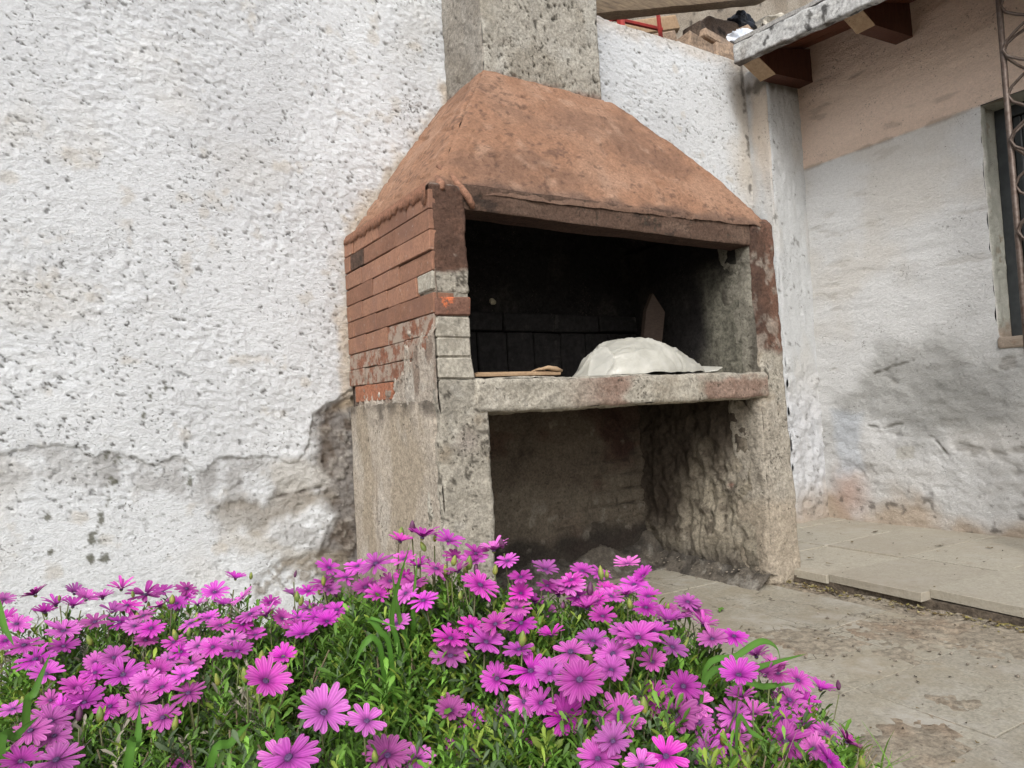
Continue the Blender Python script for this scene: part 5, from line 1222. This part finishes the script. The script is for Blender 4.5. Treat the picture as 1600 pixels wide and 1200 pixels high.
# foliage: sprigs of narrow toothed leaves filling the volume beneath the flowers
def leaf_tpl(teeth):
    # unit leaf along +X, normal +Z ; 6 stations x 3
    st = [(0, .03), (.2, .05), (.42, .085), (.62, .125), (.80, .105), (.93, .05), (1.0, .005)]
    V = []
    for i, (s, w0) in enumerate(st):
        if teeth: w0 *= (1.25 if i in (2, 4) else .8)
        z = .22*s-.34*s*s; V += [(s, -w0, z+.03), (s, 0, z), (s, w0, z+.03)]
    F = []
    for i in range(len(st)-1):
        for k in range(2): F.append((i*3+k, i*3+k+3, i*3+k+4, i*3+k+1))
    return np.array(V), np.array(F)
LT = [leaf_tpl(False), leaf_tpl(True)]
nrm = lambda a: a/np.maximum(np.linalg.norm(a, axis=-1, keepdims=True), 1e-9)
def foliage(bi, nsprig, label):
    pts = FL[FL[:, 0] == bi][:, 1:4]
    LP, LD, LS, LC, LK = [], [], [], [], []
    SV, SF = [], []
    cnt = 0; tries = 0
    while cnt < nsprig and tries < nsprig*6:
        tries += 1
        c = pts[rng.integers(len(pts))]; sp = .055
        x, y = c[0]+rng.normal(0, sp), c[1]+rng.normal(0, sp)
        hz, dd = canopy(x, y)
        if dd > (.03 if x > -.12 else .075) or y > -.05 or (x > -.03 and y > -.70): continue
        if bi == 0 and -.60 < x < -.45 and -1.45 < y < -1.1 and rng.random() < .45: continue
        top = hz-rng.uniform(.022, .055)
        if rng.random() < .45: top -= rng.uniform(.0, .16)
        if top < .03: top = .03+rng.random()*.03
        ln = rng.uniform(.06, .13)
        lean = np.array([rng.normal(0, .35), rng.normal(0, .35), 1.0]); lean /= np.linalg.norm(lean)
        b0 = np.array([x, y, top])-lean*ln
        m = rng.integers(11, 19); hue = rng.random(); 
        fresh = rng.random()
        base = np.array((.12, .25, .035))*(.45+1.0*fresh) if hue < .66 else (np.array((.10, .155, .07))*(.6+.6*fresh) if hue < .84 else np.array((.24, .34, .05))*(.7+.5*fresh))
        dry = (bi == 0 and rng.random() < .10)
        if dry: base = np.array((.33, .30, .24))
        for q in range(m):
            s = (q+1)/m; a = q*2.4+rng.uniform(-.3, .3)
            dirn = np.array([math.cos(a), math.sin(a), rng.uniform(.25, .95)+.9*s*s]); dirn /= np.linalg.norm(dirn)
            LP.append(b0+lean*ln*s); LD.append(dirn); LS.append((rng.uniform(.016, .034)*(1.05-.35*s), rng.uniform(.75, 1.3))); LC.append(base*rng.uniform(.75, 1.25)); LK.append(rng.random() < .5)
        cnt += 1
    LP, LD, LC, LK = map(np.array, (LP, LD, LC, LK)); LS = np.array(LS)
    side = nrm(np.cross(np.tile([0, 0, 1.], (len(LD), 1)), LD)); up = np.cross(LD, side)
    roll = rng.normal(0, .5, len(LD)); s2 = side*np.cos(roll)[:, None]+up*np.sin(roll)[:, None]; u2 = np.cross(LD, s2)
    VV, QQ, CC = [], [], []; off = 0
    for kind in (0, 1):
        T, TF = LT[kind]; idx = np.where(LK == bool(kind))[0]
        L = LS[idx, 0][:, None, None]; W = LS[idx, 1][:, None, None]
        V = LP[idx][:, None, :]+T[None, :, 0:1]*L*LD[idx][:, None, :]+T[None, :, 1:2]*L*W*s2[idx][:, None, :]+T[None, :, 2:3]*L*u2[idx][:, None, :]
        Q = TF[None]+(np.arange(len(idx))*len(T))[:, None, None]+off
        shade = np.tile(np.where(T[:, 1] == 0, 1.12, .97), len(idx))[:, None]
        VV.append(V.reshape(-1, 3)); QQ.append(Q.reshape(-1, 4)); CC.append(np.repeat(LC[idx], len(T), 0)*shade); off += len(idx)*len(T)
    o = mesh_np('foliage', np.concatenate(VV)-np.array(BL[bi]), np.concatenate(QQ), M_leaf, bushes[bi], np.concatenate(CC)); o['kind'] = 'stuff'
foliage(0, 1700, ''); foliage(1, 3200, '')
# thin woody stalks through the bush
for bi in (0, 1):
    pts = FL[FL[:, 0] == bi][:, 1:4]; parts = []
    for k in range(170):
        c = pts[rng.integers(len(pts))]; x, y = c[0]+rng.normal(0, .05), c[1]+rng.normal(0, .05); hz, dd = canopy(x, y)
        if dd > .08 or y > -.06 or (x > -.03 and y > -.70): continue
        b0 = Vector((x*.7+BL[bi].x*.3, y*.7+BL[bi].y*.3, .0)); t0 = Vector((x, y, hz*.86)); m_ = (b0+t0)/2+Vector((random.gauss(0, .03), random.gauss(0, .03), 0))
        parts.append(tube([v-BL[bi] for v in (b0, b0*.4+m_*.6, m_, t0)], [.0028, .0024, .002, .0012], 4))
    V, F = join(parts); o = mesh_py('stalks', V, F, simple('woody_stalk', (.15, .12, .07), .8), bushes[bi], True); o['kind'] = 'stuff'
# grass blades mixed through the bed
def blades(n):
    V, Q, C = [], [], []; off = 0
    for k in range(n):
        c = FL[rng.integers(len(FL))]; x, y = c[1]+rng.normal(0, .06), c[2]+rng.normal(0, .06); hz, dd = canopy(x, y)
        if dd > .09 or y > -.06 or (x > -.03 and y > -.70): continue
        L = hz*rng.uniform(.6, 1.0); a = rng.uniform(0, 6.28); w0 = rng.uniform(.0012, .003); bend = rng.uniform(.02, .12); ca, sa = math.cos(a), math.sin(a); cc = np.array((.17, .34, .05))*rng.uniform(.45, 1.3)
        if rng.random() < .12: cc = np.array((.36, .33, .22))*rng.uniform(.6, 1.1)
        for i in range(6):
            s = i/5; px, py, pz = x+ca*bend*s*s, y+sa*bend*s*s, L*s*(1-.15*s); w = w0*(1-s**2)+.0002
            V += [(px-sa*w, py+ca*w, pz), (px+sa*w, py-ca*w, pz)]; C += [cc, cc]
            if i: Q.append((off+2*i-2, off+2*i-1, off+2*i+1, off+2*i))
        off += 12
    o = mesh_np('grass', V, Q, M_leaf, None, np.array(C)); tag(o, 'fine green grass blades growing up through the daisy bushes', 'grass', kind='stuff')
blades(2200)
# strap-leaved plants
CL = {'center': [[[-0.428, -1.364, 0.313], [-0.436, -1.363, 0.388], [-0.412, -1.382, 0.484]], [[-0.409, -1.352, 0.3], [-0.42, -1.348, 0.382], [-0.426, -1.347, 0.442]], [[-0.445, -1.377, 0.32], [-0.462, -1.381, 0.376], [-0.472, -1.375, 0.393], [-0.445, -1.415, 0.382]], [[-0.394, -1.337, 0.293], [-0.395, -1.341, 0.376], [-0.379, -1.33, 0.449]], [[-0.451, -1.361, 0.304], [-0.46, -1.358, 0.358], [-0.478, -1.358, 0.353], [-0.492, -1.359, 0.327]]] ,'right': [[[-0.098, -1.606, 0.272], [0.0, -1.61, 0.278], [0.109, -1.619, 0.277]], [[-0.061, -1.571, 0.263], [0.006, -1.579, 0.287], [0.052, -1.585, 0.299], [0.08, -1.59, 0.285], [0.085, -1.592, 0.259]], [[-0.028, -1.591, 0.24], [0.04, -1.598, 0.24], [0.095, -1.609, 0.235]], [[-0.1, -1.663, 0.241], [-0.075, -1.667, 0.23], [-0.048, -1.671, 0.212]]] ,'left': [[[-0.863, -1.183, 0.294], [-0.852, -1.192, 0.338], [-0.835, -1.168, 0.375]], [[-0.912, -0.919, 0.388], [-0.894, -0.989, 0.376], [-0.88, -1.057, 0.367]], [[-0.688, -1.435, 0.279], [-0.662, -1.429, 0.304], [-0.634, -1.412, 0.315]], [[-0.619, -1.456, 0.294], [-0.612, -1.437, 0.307], [-0.608, -1.417, 0.32]], [[-0.881, -1.314, 0.306], [-0.867, -1.3, 0.324], [-0.846, -1.266, 0.329]], [[-0.764, -1.424, 0.305], [-0.753, -1.396, 0.319], [-0.748, -1.377, 0.353]]]}
for key, lab in (('center', 'upright strap-leaved plant growing out of the daisy mound before the barbecue pillar'), ('right', 'plant with long arching green blades reaching over the paving'), ('left', 'broad-bladed grass tuft among the daisies at the left edge')):
    bl = CL[key]; base = Vector(bl[0][0]); base.z = 0
    th = thing('strap_leaf_plant', lab, 'plant', base, 'strap-leaved plants')
    for pts in bl:
        p = [Vector(q) for q in pts]; root = Vector((p[0].x*.8+base.x*.2, p[0].y*.8+base.y*.2, 0.01)); ctl = [root]+p
        # Catmull-Rom through the points
        out = []
        for i in range(len(ctl)-1):
            a = ctl[max(i-1, 0)]; b_ = ctl[i]; c = ctl[i+1]; d = ctl[min(i+2, len(ctl)-1)]
            for s in np.linspace(0, 1, 7)[:-1]:
                out.append(.5*((2*b_)+(c-a)*s+(2*a-5*b_+4*c-d)*s*s+(3*b_-a-3*c+d)*s**3))
        out.append(ctl[-1]); V, F, C = [], [], []; n = len(out); wmax = .0048
        cc = np.array((.085, .21, .03))*random.uniform(.85, 1.2)
        view = (Vector((-.81, -2.3, .66))-base).normalized()
        for i, q in enumerate(out):
            s = i/(n-1); t_ = (out[min(i+1, n-1)]-out[max(i-1, 0)]).normalized(); sd_ = t_.cross(Vector((.25, -.8, .5))).normalized(); up_ = sd_.cross(t_)
            w = wmax*(.7+.3*math.sin(s*3))*(1 if s < .6 else max(.04, 1-((s-.6)/.4)**1.6))
            V += [q-sd_*w+up_*w*.25-base, q-base, q+sd_*w+up_*w*.25-base]; C += [cc, cc*1.15, cc*.9]
            if i:
                for k in range(2): F.append((i*3-3+k, i*3-2+k, i*3+1+k, i*3+k))
        mesh_py('blade', V, F, M_leaf, th, True, C)
# ------------------------------------------------------------------ litter
M_litter = leaf_mat('dry_leaf', .8, .1)
def litter_leaf(L, c):
    T, TF = LT[0]; V = [(v[0]*L-L/2, v[1]*L*2.2, abs(v[2])*L*.5+.001+random.uniform(0, .002)) for v in T]; return V, [tuple(f) for f in TF], [c]*len(V)
V, F, C = litter_leaf(.034, (.10, .22, .03)); o = mesh_py('fallen_leaf', V, F, M_litter, None, False, C); o.location = (.905, -.735, .003); o.rotation_euler = (0, -.1, .5)
tag(o, 'fresh green leaf lying alone on the paving before the barbecue', 'leaf')
for (x, y), lab in zip([(1.948, -.322), (1.53, -.617), (1.494, -.717), (2.144, -.505), (1.889, -.56), (2.029, -.831), (2.107, -.972)],
        ['dark curled leaf on the slabs by the foot of the pier', 'yellowish leaf on the slabs right beside the barbecue pillar', 'yellow green leaf on the slabs just before the step edge', 'small dark leaf near the foot of the house wall', 'tiny brown leaf in the middle of the raised slabs', 'thin dark leaf on the slabs, left of the largest one', 'largest curled brown leaf on the raised slabs at right']):
    V, F, C = litter_leaf(random.uniform(.022, .034), random.choice(((.13, .095, .04), (.2, .19, .05), (.08, .06, .035)))); o = mesh_py('fallen_leaf', V, F, M_litter, None, False, C)
    o.location = (x, y, .049); o.rotation_euler = (0, random.uniform(-.2, .1), random.uniform(0, 6)); tag(o, lab, 'leaf', 'dry leaves on the raised slabs')
VV, FF, CC = [], [], []
def drop(x, y, z, L, c):
    V, F, C = litter_leaf(L, c); a = random.uniform(0, 6.28); ca, sa = math.cos(a), math.sin(a); t_ = random.uniform(-.5, .5); o = len(VV)
    for v in V: VV.append((x+v[0]*ca-v[1]*sa, y+v[0]*sa+v[1]*ca, z+v[2]+abs(v[0]*t_)))
    FF.extend([tuple(i+o for i in f) for f in F]); CC.extend(C)
for k in range(300):
    y = random.uniform(-1.8, -.66); c = random.choice(((.13, .095, .04), (.2, .17, .05), (.06, .045, .03), (.28, .24, .12))); drop(1.345-abs(random.gauss(0, .03)), y, .004, random.uniform(.006, .024), c)
for k in range(150):
    c = random.choice(((.13, .095, .04), (.06, .045, .03), (.05, .04, .03))); x = random.uniform(.3, 2.3); y = random.uniform(-1.7, -.1)
    if x < 1.43 and y > -.70: continue
    if 1.33 < x < 1.40: continue
    drop(x, y, .048 if x > 1.37 else .002, random.uniform(.004, .012), c)
o = mesh_py('leaf_litter', VV, FF, M_litter, None, False, CC); tag(o, 'dry leaf crumbs and twigs scattered on the paving and along the step', 'litter', kind='stuff')
# pebbles and grit of the crumbling mortar
VV, FF = [], []
for k in range(420):
    q = random.random()
    if q < .5: x, y, z = 1.345-abs(random.gauss(0, .02)), random.uniform(-1.7, -.66), .003
    elif q < .75: x, y, z = random.gauss(1.0, .25), random.gauss(-1.2, .15), .004
    else: x, y, z = random.gauss(1.22, .04), random.uniform(-.6, -.1), .05*random.random()
    if x > 1.36: continue
    r0 = random.uniform(.0015, .005); v, f = brick_geo(-r0, r0, -r0*.8, r0*.8, -r0*.4, r0*.6, r0*.4, r0*.3); o_ = len(VV); VV += [(a+x, b_+y, c+z) for a, b_, c in v]; FF += [tuple(i+o_ for i in g) for g in f]
o = mesh_py('grit', VV, FF, rough_mat('grit', (.30, .26, .21), .4, 90, .5, .003)); tag(o, 'loose grit and mortar crumbs along the step and the barbecue foot', 'gravel', kind='stuff')
